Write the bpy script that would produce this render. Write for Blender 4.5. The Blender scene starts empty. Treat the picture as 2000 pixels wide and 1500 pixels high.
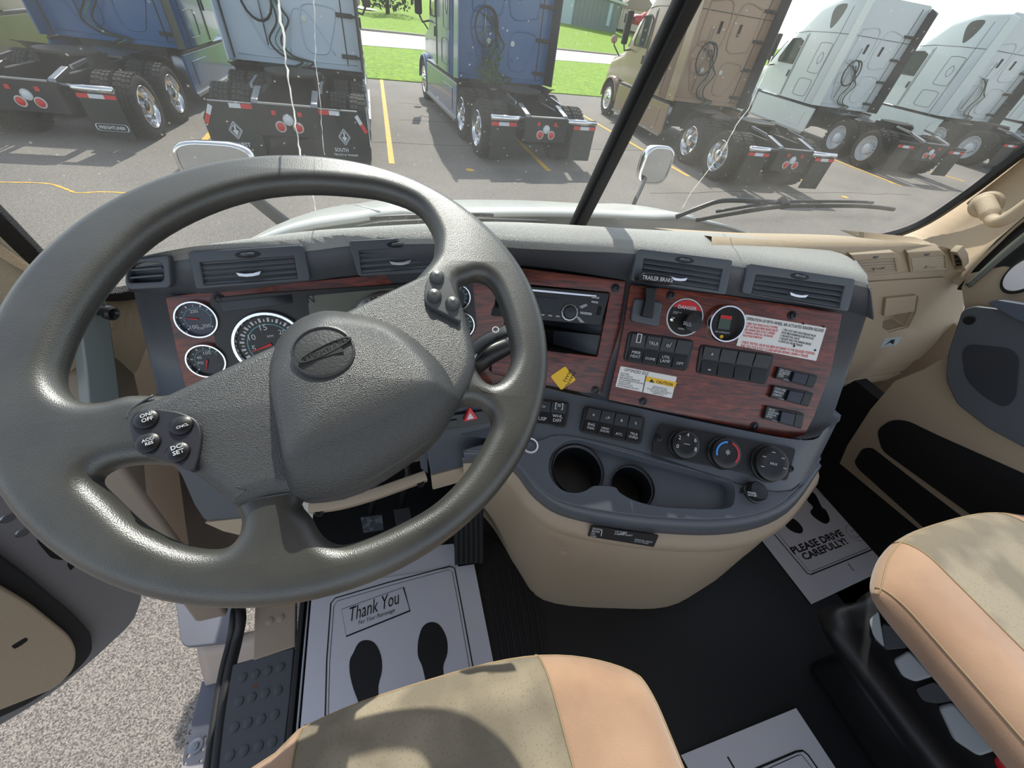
import bpy, bmesh, math, random
from mathutils import Vector, Matrix
V = Vector
R = math.radians
random.seed(7)
scn = bpy.context.scene
col = scn.collection

# ------------------------------------------------------------------ camera
FPX = 750.0
_F = V((710-1000, -35-750, FPX))
_N = V((-125, (FPX*FPX + (710-1000)*-125)/785.0, FPX))
_F.normalize(); _N.normalize()
_X = _N.cross(_F)                      # world +X seen in camera space (x right, y down, z forward)
CAM = V((-0.44, 0.0, 1.15))
def c2w(d): return V((_X.dot(d), _F.dot(d), -_N.dot(d)))
cam_d = bpy.data.cameras.new('camera'); cam = bpy.data.objects.new('camera', cam_d); col.objects.link(cam)
cam_d.sensor_width = 36; cam_d.lens = 36*FPX/2000; cam_d.clip_start = 0.01; cam_d.clip_end = 600
rx, ry, rz_ = c2w(V((1, 0, 0))), c2w(V((0, -1, 0))), c2w(V((0, 0, -1)))
mw = Matrix(((rx.x, ry.x, rz_.x), (rx.y, ry.y, rz_.y), (rx.z, ry.z, rz_.z))).to_4x4()
mw.translation = CAM
cam.matrix_world = mw
scn.camera = cam
scn.view_settings.view_transform = 'Standard'
try: scn.view_settings.look = 'None'
except Exception: pass
scn.view_settings.exposure = 0.0
scn.view_settings.gamma = 1.0
scn.view_settings.use_curve_mapping = False

# ------------------------------------------------------------------ light
SUN_EL, SUN_AZ = R(46), R(9)           # azimuth measured from straight ahead towards the right
w = bpy.data.worlds.new('sky'); scn.world = w; w.use_nodes = True
nt = w.node_tree; nt.nodes.clear()
sky = nt.nodes.new('ShaderNodeTexSky'); sky.sky_type = 'NISHITA'
sky.sun_elevation = SUN_EL; sky.sun_rotation = SUN_AZ; sky.sun_disc = False
sky.air_density = 1.0; sky.dust_density = .7; sky.ozone_density = 1.0
bg = nt.nodes.new('ShaderNodeBackground'); bg.inputs[1].default_value = 0.27
out = nt.nodes.new('ShaderNodeOutputWorld')
hs = nt.nodes.new('ShaderNodeHueSaturation'); hs.inputs['Saturation'].default_value = .5
nt.links.new(sky.outputs[0], hs.inputs['Color']); nt.links.new(hs.outputs[0], bg.inputs[0]); nt.links.new(bg.outputs[0], out.inputs[0])
sd = bpy.data.lights.new('sun', 'SUN'); sd.energy = 5.6; sd.angle = R(0.6); sd.color = (1, .95, .86)
sun = bpy.data.objects.new('sun', sd); col.objects.link(sun)
sdir = V((math.sin(SUN_AZ)*math.cos(SUN_EL), math.cos(SUN_AZ)*math.cos(SUN_EL), math.sin(SUN_EL)))
sun.rotation_euler = sdir.to_track_quat('Z', 'Y').to_euler()
sun.location = sdir*30

# ------------------------------------------------------------------ placing helpers
def W(px, py, z=None, y=None, x=None):
    d = c2w(V((px-1000, py-750, FPX)))
    if z is not None: t = (z-CAM.z)/d.z
    elif y is not None: t = (y-CAM.y)/d.y
    else: t = (x-CAM.x)/d.x
    return CAM + d*t
class Pl:
    """a real plane in the cab; u right, v up along it, n towards the viewer"""
    def __init__(s, o, u, v):
        s.o = V(o); s.u = V(u).normalized(); v = V(v); s.v = (v - s.u*v.dot(s.u)).normalized(); s.n = s.u.cross(s.v)
    def px(s, a, b, h=0.0):
        d = c2w(V((a-1000, b-750, FPX))); t = (s.o + s.n*h - CAM).dot(s.n)/d.dot(s.n)
        return CAM + d*t
    def uv(s, a, b, h=0.0):
        p = s.px(a, b, h) - s.o; return V((p.dot(s.u), p.dot(s.v)))
    def at(s, a, b, h=0.0): return s.o + s.u*a + s.v*b + s.n*h
def plane2(a, b, tilt):
    """plane through world points a, b; tilt = degrees the face leans back from vertical"""
    u = (b-a).normalized(); hb = V((-u.y, u.x, 0)).normalized()
    v = hb*math.sin(R(tilt)) + V((0, 0, math.cos(R(tilt))))
    return Pl(a, u, v)
# ------------------------------------------------------------------ materials
def lin(c):
    return tuple(((x/255)/12.92 if x/255 <= .04045 else ((x/255+.055)/1.055)**2.4) for x in c)
MATS = {}
def mat(name, rgb, rough=.6, metal=0, bump=None, var=None, spec=.5, sheen=0, coat=0):
    """bump=(scale,strength[,kind]); var=(scale, rgb2, low, high)"""
    if name in MATS: return MATS[name]
    m = bpy.data.materials.new(name); m.use_nodes = True; t = m.node_tree; p = t.nodes['Principled BSDF']
    p.inputs['Base Color'].default_value = (*lin(rgb), 1); p.inputs['Roughness'].default_value = rough
    p.inputs['Metallic'].default_value = metal; p.inputs['Specular IOR Level'].default_value = spec
    if sheen: p.inputs['Sheen Weight'].default_value = sheen
    if coat: p.inputs['Coat Weight'].default_value = coat; p.inputs['Coat Roughness'].default_value = .08
    tc = t.nodes.new('ShaderNodeTexCoord')
    if var:
        n = t.nodes.new('ShaderNodeTexNoise'); n.inputs['Scale'].default_value = var[0]; n.inputs['Detail'].default_value = 5
        r = t.nodes.new('ShaderNodeValToRGB'); r.color_ramp.elements[0].position = var[2]; r.color_ramp.elements[1].position = var[3]
        r.color_ramp.elements[0].color = (*lin(rgb), 1); r.color_ramp.elements[1].color = (*lin(var[1]), 1)
        t.links.new(tc.outputs['Object'], n.inputs['Vector']); t.links.new(n.outputs['Fac'], r.inputs[0]); t.links.new(r.outputs[0], p.inputs['Base Color'])
    if bump:
        k = bump[2] if len(bump) > 2 else 'noise'
        b = t.nodes.new('ShaderNodeBump'); b.inputs['Strength'].default_value = bump[1]; b.inputs['Distance'].default_value = .002 if k != 'far' else .02
        if k == 'cell':
            n = t.nodes.new('ShaderNodeTexVoronoi'); n.inputs['Scale'].default_value = bump[0]; o = n.outputs['Distance']
        else:
            n = t.nodes.new('ShaderNodeTexNoise'); n.inputs['Scale'].default_value = bump[0]; n.inputs['Detail'].default_value = 3; o = n.outputs['Fac']
        t.links.new(tc.outputs['Object'], n.inputs['Vector']); t.links.new(o, b.inputs['Height']); t.links.new(b.outputs[0], p.inputs['Normal'])
    MATS[name] = m; return m
def emis(m, rgb, s):
    p = m.node_tree.nodes['Principled BSDF']; p.inputs['Emission Color'].default_value = (*lin(rgb), 1); p.inputs['Emission Strength'].default_value = s; return m
# ------------------------------------------------------------------ objects
def empty(name, loc, label, cat, group=None):
    o = bpy.data.objects.new(name, None); col.objects.link(o); o.location = loc; o.empty_display_size = .1
    o['label'] = label; o['category'] = cat
    if group: o['group'] = group
    return o
def tag(o, label=None, cat=None, group=None, kind=None):
    if label: o['label'] = label
    if cat: o['category'] = cat
    if group: o['group'] = group
    if kind: o['kind'] = kind
    return o
def link(name, me, m, parent=None, smooth=False):
    if m and not me.materials: me.materials.append(m)
    o = bpy.data.objects.new(name, me); col.objects.link(o)
    if parent:
        o.parent = parent
        if parent.type == 'EMPTY': o.location = -parent.location
    if smooth:
        me.shade_smooth()
    return o
def wn(o, bevel=0, seg=2, auto=35, sub=0, solid=0, off=1):
    if solid:
        s = o.modifiers.new('s', 'SOLIDIFY'); s.thickness = solid; s.offset = off
    if bevel:
        b = o.modifiers.new('b', 'BEVEL'); b.width = bevel; b.segments = seg; b.limit_method = 'ANGLE'; b.angle_limit = R(auto); b.harden_normals = False
    if sub:
        s = o.modifiers.new('u', 'SUBSURF'); s.levels = sub; s.render_levels = sub
    return o
def mk(name, vs, fs, m, parent=None, smooth=False, bevel=0, **k):
    me = bpy.data.meshes.new(name); me.from_pydata([tuple(v) for v in vs], [], fs); me.validate()
    bm = bmesh.new(); bm.from_mesh(me); bmesh.ops.recalc_face_normals(bm, faces=bm.faces); bm.to_mesh(me); bm.free()
    o = link(name, me, m, parent, smooth)
    if bevel or k: wn(o, bevel, **k)
    if bevel and not smooth: me.shade_smooth(); sm = o.modifiers.new('n', 'WEIGHTED_NORMAL'); sm.keep_sharp = True
    return o
class MB:
    """collects shapes into one mesh"""
    def __init__(s): s.v = []; s.f = []
    def add(s, vs, fs):
        k = len(s.v); s.v += [V(v) for v in vs]; s.f += [tuple(i+k for i in f) for f in fs]; return s
    def box(s, a, b):
        (x0, y0, z0), (x1, y1, z1) = a, b
        return s.add([(x0,y0,z0),(x1,y0,z0),(x1,y1,z0),(x0,y1,z0),(x0,y0,z1),(x1,y0,z1),(x1,y1,z1),(x0,y1,z1)],
                     [(0,3,2,1),(4,5,6,7),(0,1,5,4),(1,2,6,5),(2,3,7,6),(3,0,4,7)])
    def prism(s, poly, ext):
        n = len(poly); ext = V(ext); poly = [V(p) for p in poly]
        return s.add(poly+[p+ext for p in poly], [tuple(range(n))[::-1], tuple(range(n, 2*n))]+[(i, (i+1) % n, (i+1) % n+n, i+n) for i in range(n)])
    def tube(s, path, r, seg=8, closed=False, cap=True):
        vs, fs = tube_geo(path, r, seg, closed, cap); return s.add(vs, fs)
    def lathe(s, c, ax, prof, seg=24):
        vs, fs = lathe_geo(c, ax, prof, seg); return s.add(vs, fs)
    def build(s, name, m, parent=None, **k): return mk(name, s.v, s.f, m, parent, **k)
def tube_geo(path, r, seg=8, closed=False, cap=True):
    path = [V(p) for p in path]; n = len(path); rs = r if isinstance(r, (list, tuple)) else [r]*n
    vs = []; fs = []; prev = None
    for i, p in enumerate(path):
        if closed: t = path[(i+1) % n]-path[i-1]
        else: t = path[min(i+1, n-1)]-path[max(i-1, 0)]
        t = t.normalized() if t.length > 1e-9 else V((0, 0, 1))
        if prev is None:
            a = V((0, 0, 1)) if abs(t.z) < .9 else V((1, 0, 0)); u = t.cross(a).normalized()
        else: u = (prev - t*prev.dot(t)).normalized()
        prev = u; v = t.cross(u)
        for k in range(seg):
            a = 2*math.pi*k/seg; vs.append(p+(u*math.cos(a)+v*math.sin(a))*rs[i])
    for i in range(n if closed else n-1):
        for k in range(seg):
            j = (i+1) % n; fs.append((i*seg+k, i*seg+(k+1) % seg, j*seg+(k+1) % seg, j*seg+k))
    if cap and not closed: fs += [tuple(range(seg))[::-1], tuple(range((n-1)*seg, n*seg))]
    return vs, fs
def lathe_geo(c, ax, prof, seg=24):
    """prof = [(radius, height along axis)]"""
    c = V(c); ax = V(ax).normalized(); a = V((0, 0, 1)) if abs(ax.z) < .9 else V((1, 0, 0)); u = ax.cross(a).normalized(); v = ax.cross(u)
    vs = []; fs = []
    for (r, h) in prof:
        for k in range(seg):
            t = 2*math.pi*k/seg; vs.append(c+ax*h+(u*math.cos(t)+v*math.sin(t))*max(r, 1e-5))
    for i in range(len(prof)-1):
        for k in range(seg): fs.append((i*seg+k, i*seg+(k+1) % seg, (i+1)*seg+(k+1) % seg, (i+1)*seg+k))
    return vs, fs
def tube(name, path, r, m, parent=None, seg=8, closed=False):
    vs, fs = tube_geo(path, r, seg, closed); return mk(name, vs, fs, m, parent, smooth=True)
def lathe(name, c, ax, prof, m, parent=None, seg=28, smooth=True):
    vs, fs = lathe_geo(c, ax, prof, seg); o = mk(name, vs, fs, m, parent, smooth=smooth)
    if smooth:
        e = o.modifiers.new('e', 'EDGE_SPLIT'); e.split_angle = R(40)
    return o
def cr(pts, n=6, closed=False):
    """Catmull-Rom through points of any dimension"""
    pts = [V(p) for p in pts]; L = len(pts); outp = []
    for i in range(L if closed else L-1):
        if closed: p0, p1, p2, p3 = pts[i-1], pts[i], pts[(i+1) % L], pts[(i+2) % L]
        else: p0, p1, p2, p3 = pts[max(i-1, 0)], pts[i], pts[i+1], pts[min(i+2, L-1)]
        for k in range(n):
            t = k/n; outp.append(.5*((2*p1)+(p2-p0)*t+(2*p0-5*p1+4*p2-p3)*t*t+(3*p1-p0-3*p2+p3)*t**3))
    if not closed: outp.append(pts[-1])
    return outp
def loft(name, rows, m, parent=None, smooth=True, closed=False, **k):
    n = len(rows[0]); vs = [p for r in rows for p in r]; fs = []
    for i in range(len(rows)-1):
        for j in range(n if closed else n-1):
            q = (j+1) % n; fs.append((i*n+j, i*n+q, (i+1)*n+q, (i+1)*n+j))
    return mk(name, vs, fs, m, parent, smooth=smooth, **k)
def rnd(poly, r, n=4):
    """round the corners of a 2D polygon"""
    poly = [V(p) for p in poly]; L = len(poly); o = []
    for i in range(L):
        a, b, c = poly[i-1], poly[i], poly[(i+1) % L]; ri = r[i] if isinstance(r, (list, tuple)) else r
        ri = min(ri, (a-b).length*.49, (c-b).length*.49)
        if ri < 1e-6: o.append(b); continue
        p = b+(a-b).normalized()*ri; q = b+(c-b).normalized()*ri
        for k in range(n+1):
            t = k/n; o.append(p*(1-t)**2+b*2*t*(1-t)+q*t*t)
    return o
def slab(name, pl, pxs, h0, h1, m, parent=None, r=0, bevel=.001, hp=None, seg=2, smooth=0):
    """solid plate on plane pl: outline given by what it covers, from height h0 to h1"""
    uv = [pl.uv(a, b, h1 if hp is None else hp) for a, b in pxs]
    if smooth: uv = cr(uv, smooth, True)
    if r: uv = rnd(uv, r)
    return slab_uv(name, pl, uv, h0, h1, m, parent, bevel, seg)
def slab_uv(name, pl, uv, h0, h1, m, parent=None, bevel=.001, seg=2):
    n = len(uv); vs = [pl.at(p[0], p[1], h0) for p in uv]+[pl.at(p[0], p[1], h1) for p in uv]
    fs = [tuple(range(n))[::-1], tuple(range(n, 2*n))]+[(i, (i+1) % n, (i+1) % n+n, i+n) for i in range(n)]
    return mk(name, vs, fs, m, parent, bevel=bevel, seg=seg)
def curvefill(name, pl, outer, holes, m, parent=None, depth=.004, bev=.002, h=0, res=3, off=True):
    """flat shape with holes and a rounded edge; outlines in plane uv"""
    cu = bpy.data.curves.new(name, 'CURVE'); cu.dimensions = '2D'; cu.fill_mode = 'BOTH'
    cu.extrude = max(depth-bev, 0); cu.bevel_depth = bev; cu.bevel_resolution = res
    if off: cu.offset = -bev
    for L in [outer]+list(holes):
        s = cu.splines.new('POLY'); s.points.add(len(L)-1); s.use_cyclic_u = True
        for i, p in enumerate(L): s.points[i].co = (p[0], p[1], 0, 1)
    tmp = bpy.data.objects.new('tmp', cu); col.objects.link(tmp)
    dg = bpy.context.evaluated_depsgraph_get(); me = bpy.data.meshes.new_from_object(tmp.evaluated_get(dg)); bpy.data.objects.remove(tmp); bpy.data.curves.remove(cu)
    me.name = name
    bm = bmesh.new(); bm.from_mesh(me); bmesh.ops.remove_doubles(bm, verts=bm.verts, dist=1e-5); bmesh.ops.recalc_face_normals(bm, faces=bm.faces); bm.to_mesh(me); bm.free()
    M = Matrix((( pl.u.x, pl.v.x, pl.n.x), (pl.u.y, pl.v.y, pl.n.y), (pl.u.z, pl.v.z, pl.n.z))).to_4x4(); M.translation = pl.o+pl.n*h
    me.transform(M); me.materials.clear()
    o = link(name, me, m, parent); me.shade_smooth()
    e = o.modifiers.new('e', 'EDGE_SPLIT'); e.split_angle = R(50)
    return o
_fonts = {}
def text(s, pl, p0, p1, m, parent, p2=None, h=.0006, name='lettering', align=None, world=False, size=None, bold=0.0, shear=0):
    """lettering on a plane: baseline from p0 to p1 (as seen), p2 = top of the first letter"""
    cu = bpy.data.curves.new('t', 'FONT'); cu.body = s; cu.size = 1; cu.resolution_u = 2; cu.offset = bold; cu.shear = shear
    cu.space_line = .95
    if align: cu.align_x = align
    tmp = bpy.data.objects.new('tmp', cu); col.objects.link(tmp)
    dg = bpy.context.evaluated_depsgraph_get(); me = bpy.data.meshes.new_from_object(tmp.evaluated_get(dg)); bpy.data.objects.remove(tmp); bpy.data.curves.remove(cu)
    if not me.vertices: return None
    xs = [v.co.x for v in me.vertices]; ys = [v.co.y for v in me.vertices]; x0, x1, y0, y1 = min(xs), max(xs), min(ys), max(ys)
    if world: a, b = V(p0), V(p1)
    else: a, b = pl.uv(*p0, h), pl.uv(*p1, h)
    d = b-a; L = d.length; d = d/L; nrm = V((-d.y, d.x)); sx = L/max(x1-x0, 1e-6); sy = sx
    if p2 is not None:
        c = V(p2) if world else pl.uv(*p2, h); sy = abs((c-a).dot(nrm))/max(y1-y0, 1e-6)
    for v in me.vertices:
        q = a+d*((v.co.x-x0)*sx)+nrm*((v.co.y-y0)*sy); v.co = pl.at(q.x, q.y, h)
    me.name = name
    return link(name, me, m, parent)
def disc(pl, c, rad, n=28, a0=0):
    return [V((c[0]+rad*math.cos(a0+2*math.pi*i/n), c[1]+rad*math.sin(a0+2*math.pi*i/n))) for i in range(n)]
# ------------------------------------------------------------------ palette
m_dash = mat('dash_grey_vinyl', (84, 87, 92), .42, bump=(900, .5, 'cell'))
m_pad = mat('glare_lightened_dash_top', (146, 146, 141), .45, bump=(900, .5, 'cell'), spec=.8)  # dash vinyl made paler and shinier, sun glare put into the colour
m_trim = mat('grey_smooth_plastic', (80, 85, 92), .42, bump=(900, .08))
m_dark = mat('black_plastic', (22, 23, 25), .38)
m_black = mat('matte_black', (7, 7, 8), .8)
m_rub = mat('black_rubber', (24, 25, 27), .55, bump=(500, .2))
m_leather = mat('grey_leather', (62, 63, 63), .40, bump=(1200, .3, 'cell'), spec=.8)
m_rim = mat('worn_leather', (50, 51, 49), .36, bump=(1100, .12, 'cell'), var=(12, (74, 74, 69), .35, .75), spec=.9)
m_tan = mat('tan_plastic', (171, 154, 131), .55, bump=(1100, .25, 'cell'))
m_tan2 = mat('tan_vinyl', (178, 160, 134), .6, bump=(900, .4, 'cell'))
m_chrome = mat('chrome', (225, 225, 225), .12, 1)
m_steel = mat('brushed_steel', (150, 152, 155), .35, 1)
m_white = mat('white_print', (225, 225, 222), .5)
m_ink = mat('black_print', (14, 14, 15), .6)
m_red = mat('red_print', (200, 35, 40), .5)
m_yellow = mat('yellow_print', (240, 190, 30), .5)
m_lt = mat('pale_lettering', (205, 208, 210), .5)
def woodmat():
    m = mat('burl_wood_laminate', (78, 33, 22), .34, coat=.25); t = m.node_tree; p = t.nodes['Principled BSDF']
    tc = t.nodes.new('ShaderNodeTexCoord'); mp = t.nodes.new('ShaderNodeMapping'); mp.inputs['Scale'].default_value = (9, 9, 75)
    n = t.nodes.new('ShaderNodeTexNoise'); n.inputs['Scale'].default_value = 1.6; n.inputs['Detail'].default_value = 8; n.inputs['Distortion'].default_value = 1.6
    r = t.nodes.new('ShaderNodeValToRGB'); e = r.color_ramp.elements
    e[0].position = .32; e[0].color = (*lin((52, 18, 12)), 1); e[1].position = .72; e[1].color = (*lin((132, 56, 32)), 1)
    q = e.new(.5); q.color = (*lin((98, 38, 23)), 1)
    t.links.new(tc.outputs['Object'], mp.inputs[0]); t.links.new(mp.outputs[0], n.inputs['Vector']); t.links.new(n.outputs['Fac'], r.inputs[0]); t.links.new(r.outputs[0], p.inputs['Base Color'])
    return m
m_wood = woodmat()
def glassmat(name, tint, dirt, scale=6, haze=.0):
    """clear pane: see-through with a faint mirror and a film of dust and specks"""
    m = bpy.data.materials.new(name); m.use_nodes = True; t = m.node_tree; t.nodes.clear()
    o = t.nodes.new('ShaderNodeOutputMaterial'); tr = t.nodes.new('ShaderNodeBsdfTransparent'); tr.inputs[0].default_value = (*tint, 1)
    gl = t.nodes.new('ShaderNodeBsdfGlossy'); gl.inputs['Roughness'].default_value = .02
    fr = t.nodes.new('ShaderNodeLayerWeight'); fr.inputs[0].default_value = .5; a = t.nodes.new('ShaderNodeMixShader')
    pw = t.nodes.new('ShaderNodeMath'); pw.operation = 'POWER'; pw.inputs[1].default_value = 5; t.links.new(fr.outputs['Facing'], pw.inputs[0])
    pm = t.nodes.new('ShaderNodeMath'); pm.operation = 'MULTIPLY_ADD'; pm.inputs[1].default_value = .35; pm.inputs[2].default_value = .012; t.links.new(pw.outputs[0], pm.inputs[0])
    t.links.new(pm.outputs[0], a.inputs[0]); t.links.new(tr.outputs[0], a.inputs[1]); t.links.new(gl.outputs[0], a.inputs[2])
    df = t.nodes.new('ShaderNodeBsdfTranslucent'); df.inputs[0].default_value = (.75, .74, .70, 1)
    d2 = t.nodes.new('ShaderNodeBsdfDiffuse'); d2.inputs[0].default_value = (.75, .74, .70, 1)
    ad = t.nodes.new('ShaderNodeMixShader'); t.links.new(df.outputs[0], ad.inputs[1]); t.links.new(d2.outputs[0], ad.inputs[2])
    tc = t.nodes.new('ShaderNodeTexCoord')
    def noise(s, lo, hi, k, det=4):
        n = t.nodes.new('ShaderNodeTexNoise'); n.inputs['Scale'].default_value = s; n.inputs['Detail'].default_value = det
        mr = t.nodes.new('ShaderNodeMapRange'); mr.inputs[1].default_value = lo; mr.inputs[2].default_value = hi; mr.inputs[4].default_value = k
        t.links.new(tc.outputs['Object'], n.inputs['Vector']); t.links.new(n.outputs['Fac'], mr.inputs[0]); return mr.outputs[0]
    def add(p, q):
        x = t.nodes.new('ShaderNodeMath'); x.operation = 'ADD'; t.links.new(p, x.inputs[0])
        if isinstance(q, float): x.inputs[1].default_value = q
        else: t.links.new(q, x.inputs[1])
        return x.outputs[0]
    f = noise(scale, .35, .8, dirt*.5)
    v = t.nodes.new('ShaderNodeTexVoronoi'); v.inputs['Scale'].default_value = 55; t.links.new(tc.outputs['Object'], v.inputs['Vector'])
    mr = t.nodes.new('ShaderNodeMapRange'); mr.inputs[1].default_value = .09; mr.inputs[2].default_value = .03; mr.inputs[4].default_value = dirt*4
    t.links.new(v.outputs['Distance'], mr.inputs[0])
    f = add(add(f, mr.outputs[0]), haze)
    b = t.nodes.new('ShaderNodeMixShader'); t.links.new(f, b.inputs[0]); t.links.new(a.outputs[0], b.inputs[1]); t.links.new(ad.outputs[0], b.inputs[2])
    t.links.new(b.outputs[0], o.inputs[0]); return m
m_glass = glassmat('dusty_windscreen_glass', (.95, .97, .96), .075, haze=.02)
m_glass2 = glassmat('clear_glass', (.9, .94, .93), .01)

# ------------------------------------------------------------------ cab shell
def struct(o, label=None):
    o['kind'] = 'structure'
    if label: o['label'] = label
    return o
floor = struct(MB().box((-.75, -1.3, -.05), (1.0, 1.1, 0)).build('floor', mat('black_vinyl_floor', (30, 32, 34), .5, bump=(160, .12)), bevel=.004), 'black vinyl cab floor between the seats')
# windscreen: two flat panes meeting at the centre strip
B0 = W(1128, 437, z=.80); T0 = CAM + (W(1340, 0, x=B0.x) - CAM)
dv = (T0-B0).normalized()
BR = W(1712, 452, z=.80); BL = W(215, 556, z=.74)
plR = Pl(B0, BR-B0, dv); plL = Pl(BL, B0-BL, dv)
top = 1.62
def upto(p, d, z): return p + d*((z-p.z)/d.z)
uR = [plR.px(*q) for q in [(1128, 445), (1330, 455), (1600, 462), (1712, 458), (1790, 432), (1880, 372), (1960, 312), (2030, 262)]]
dR = (plR.px(2030, 262)-plR.px(1960, 312)).normalized()
uR += [upto(uR[-1], dR, top-.05), upto(B0, dv, top)]
uL = [plL.px(*q) for q in [(1128, 445), (900, 470), (500, 500), (240, 556), (150, 552), (95, 505), (30, 440), (-60, 350)]]
dL = (plL.px(-60, 350)-plL.px(30, 440)).normalized()
uL += [upto(uL[-1], dL, top-.05), upto(B0, dv, top)]
win = struct(mk('window_1', [p-plR.n*.006 for p in uR]+list(uR), [tuple(range(10))[::-1], tuple(range(10, 20))]+[(i, (i+1) % 10, (i+1) % 10+10, i+10) for i in range(10)], m_glass), 'dusty right pane of the windscreen')
win2 = struct(mk('window_2', [p-plL.n*.006 for p in uL]+list(uL), [tuple(range(10))[::-1], tuple(range(10, 20))]+[(i, (i+1) % 10, (i+1) % 10+10, i+10) for i in range(10)], m_glass), 'dusty left pane of the windscreen in front of the driver')
# black rubber gasket round the panes and the centre strip
gas = []
def band(pl, pxs, wd, name, m, h0=.001, h1=.012, out=None):
    c = cr([pl.uv(*q) for q in pxs], 5); o = []
    for i, p in enumerate(c):
        t = (c[min(i+1, len(c)-1)]-c[max(i-1, 0)]).normalized(); o.append(p+V((-t.y, t.x))*wd)
    return slab_uv(name, pl, c+o[::-1], h0, h1, m, None, .002)
g = struct(band(plR, [(1128, 447), (1330, 457), (1600, 464), (1700, 462), (1790, 436), (1880, 378), (1960, 316), (2040, 255), (2120, 190)], -.020, 'trim_1', m_rub, -.004, .014), 'black rubber seal along the bottom and right of the windscreen')
g = struct(band(plL, [(-60, 340), (30, 432), (95, 500), (150, 550), (235, 562), (330, 530)], -.022, 'trim_2', mat('black_dotted_edge', (40, 40, 42), .6, bump=(600, .8, 'cell')), -.004, .012), 'black dotted edge band of the left windscreen pane')
sx = .011
cs = MB(); 
for s0, s1, hh0, hh1 in ((-.019, .019, -.006, .010), (-.010, .010, .0, .020)):
    a = [B0+V((s0, 0, 0)), B0+V((s1, 0, 0))]; nn = (plR.n+plL.n).normalized()
    e0 = upto(B0, dv, .74); e1 = upto(B0, dv, 1.66)
    cs.add([e0+V((s0,0,0))+nn*hh0, e0+V((s1,0,0))+nn*hh0, e0+V((s1,0,0))+nn*hh1, e0+V((s0,0,0))+nn*hh1, e1+V((s0,0,0))+nn*hh0, e1+V((s1,0,0))+nn*hh0, e1+V((s1,0,0))+nn*hh1, e1+V((s0,0,0))+nn*hh1],
           [(0,3,2,1),(4,5,6,7),(0,1,5,4),(1,2,6,5),(2,3,7,6),(3,0,4,7)])
struct(cs.build('trim_3', m_rub, bevel=.003), 'black rubber centre strip between the two windscreen panes')
# cracks in the glass: thin bright fractures standing in the pane
def crack(pl, pxs, wd, par, jit, seed):
    rg = random.Random(seed); c = []
    P = [pl.uv(*q) for q in pxs]
    for a, b in zip(P, P[1:]):
        n = max(2, int((b-a).length/.006))
        for k in range(n):
            q = a.lerp(b, k/n); c.append(q+V((rg.uniform(-jit, jit), rg.uniform(-jit, jit))))
    L = []; Rr = []
    for i, p in enumerate(c):
        t = (c[min(i+1, len(c)-1)]-c[max(i-1, 0)]).normalized(); x = wd*rg.uniform(.35, 1.3); nv = V((-t.y, t.x))*x
        L.append(p+nv); Rr.append(p-nv)
    n = len(c); vs = [pl.at(p.x, p.y, .0008) for p in L]+[pl.at(p.x, p.y, .0008) for p in Rr]+[pl.at(p.x, p.y, -.0005) for p in c]
    fs = []
    for i in range(n-1): fs += [(i, i+1, n+i+1, n+i), (i, i+1, 2*n+i+1, 2*n+i), (n+i, n+i+1, 2*n+i+1, 2*n+i)]
    return mk('crack', vs, fs, m_crk, par)
m_crk = mat('fractured_glass', (240, 240, 236), .3)
_t = m_crk.node_tree; _p = _t.nodes['Principled BSDF']; _x = _t.nodes.new('ShaderNodeMixShader'); _l = _t.nodes.new('ShaderNodeBsdfTranslucent'); _l.inputs[0].default_value = (.95, .95, .93, 1)
_x.inputs[0].default_value = .6; _t.links.new(_p.outputs[0], _x.inputs[1]); _t.links.new(_l.outputs[0], _x.inputs[2]); _t.links.new(_x.outputs[0], _t.nodes['Material Output'].inputs[0])
crack(plL, [(541, -20), (548, 40), (556, 80), (556, 110), (565, 160), (572, 205), (577, 245), (586, 300), (600, 350), (610, 375), (618, 420)], .0011, win2, .0010, 1)
crack(plL, [(613, -10), (616, 120), (624, 180), (628, 250), (634, 310)], .0004, win2, .0008, 2)
crack(plR, [(1508, 110), (1460, 215), (1440, 240), (1408, 300), (1385, 330), (1350, 375), (1330, 410)], .0009, win, .0007, 3)
# A-pillars, sill, door openings ------------------------------------------------
pr = plR
def ptR(a, b, x): return W(a, b, x=x)
# right pillar: from the gasket edge round to the door frame
g0 = [(1700, 474), (1760, 462), (1830, 425), (1900, 378), (1960, 332), (2040, 268), (2110, 205)]
rowa = cr([plR.px(*q) for q in g0], 4)
g1 = [(1872, 560), (1890, 540), (1915, 512), (1950, 478), (1985, 445), (2060, 385), (2140, 320)]
rowc = cr([W(*q, x=.985) for q in g1], 4)
rowb = [a.lerp(c, .5)+V((.012, -.02, .012)) for a, c in zip(rowa, rowc)]
rowd = [c+V((.06, .03, 0)) for c in rowc]
struct(loft('wall_right', [[a+V((.01, .01, -.06)) for a in rowa], rowa, [a.lerp(b, .5)+V((.003, -.008, .003)) for a, b in zip(rowa, rowb)], rowb, [b.lerp(c, .5)+V((.006, -.004, .004)) for b, c in zip(rowb, rowc)], rowc, rowd], m_tan2), 'tan vinyl pillar trim right of the windscreen')
# left pillar
k0 = [(-80, 395), (0, 470), (60, 520), (110, 560), (170, 574), (255, 572), (330, 560)]
ra = cr([plL.px(*q) for q in k0], 4)
k1 = [(-140, 640), (-60, 700), (10, 730), (60, 750), (118, 770), (150, 800), (190, 830)]
rc = cr([W(*q, x=-.97) for q in k1], 4)
k2 = [(-120, 480), (-20, 560), (40, 610), (110, 640), (160, 660), (225, 680), (270, 720)]
rb = cr([W(*q, x=-.925) for q in k2], 4)
struct(loft('wall_left', [[a+V((0, .03, -.01)) for a in ra], ra, rb, rc, [c+V((-.04, .02, -.02)) for c in rc]], m_tan2), 'tan vinyl pillar trim left of the windscreen')
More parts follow.
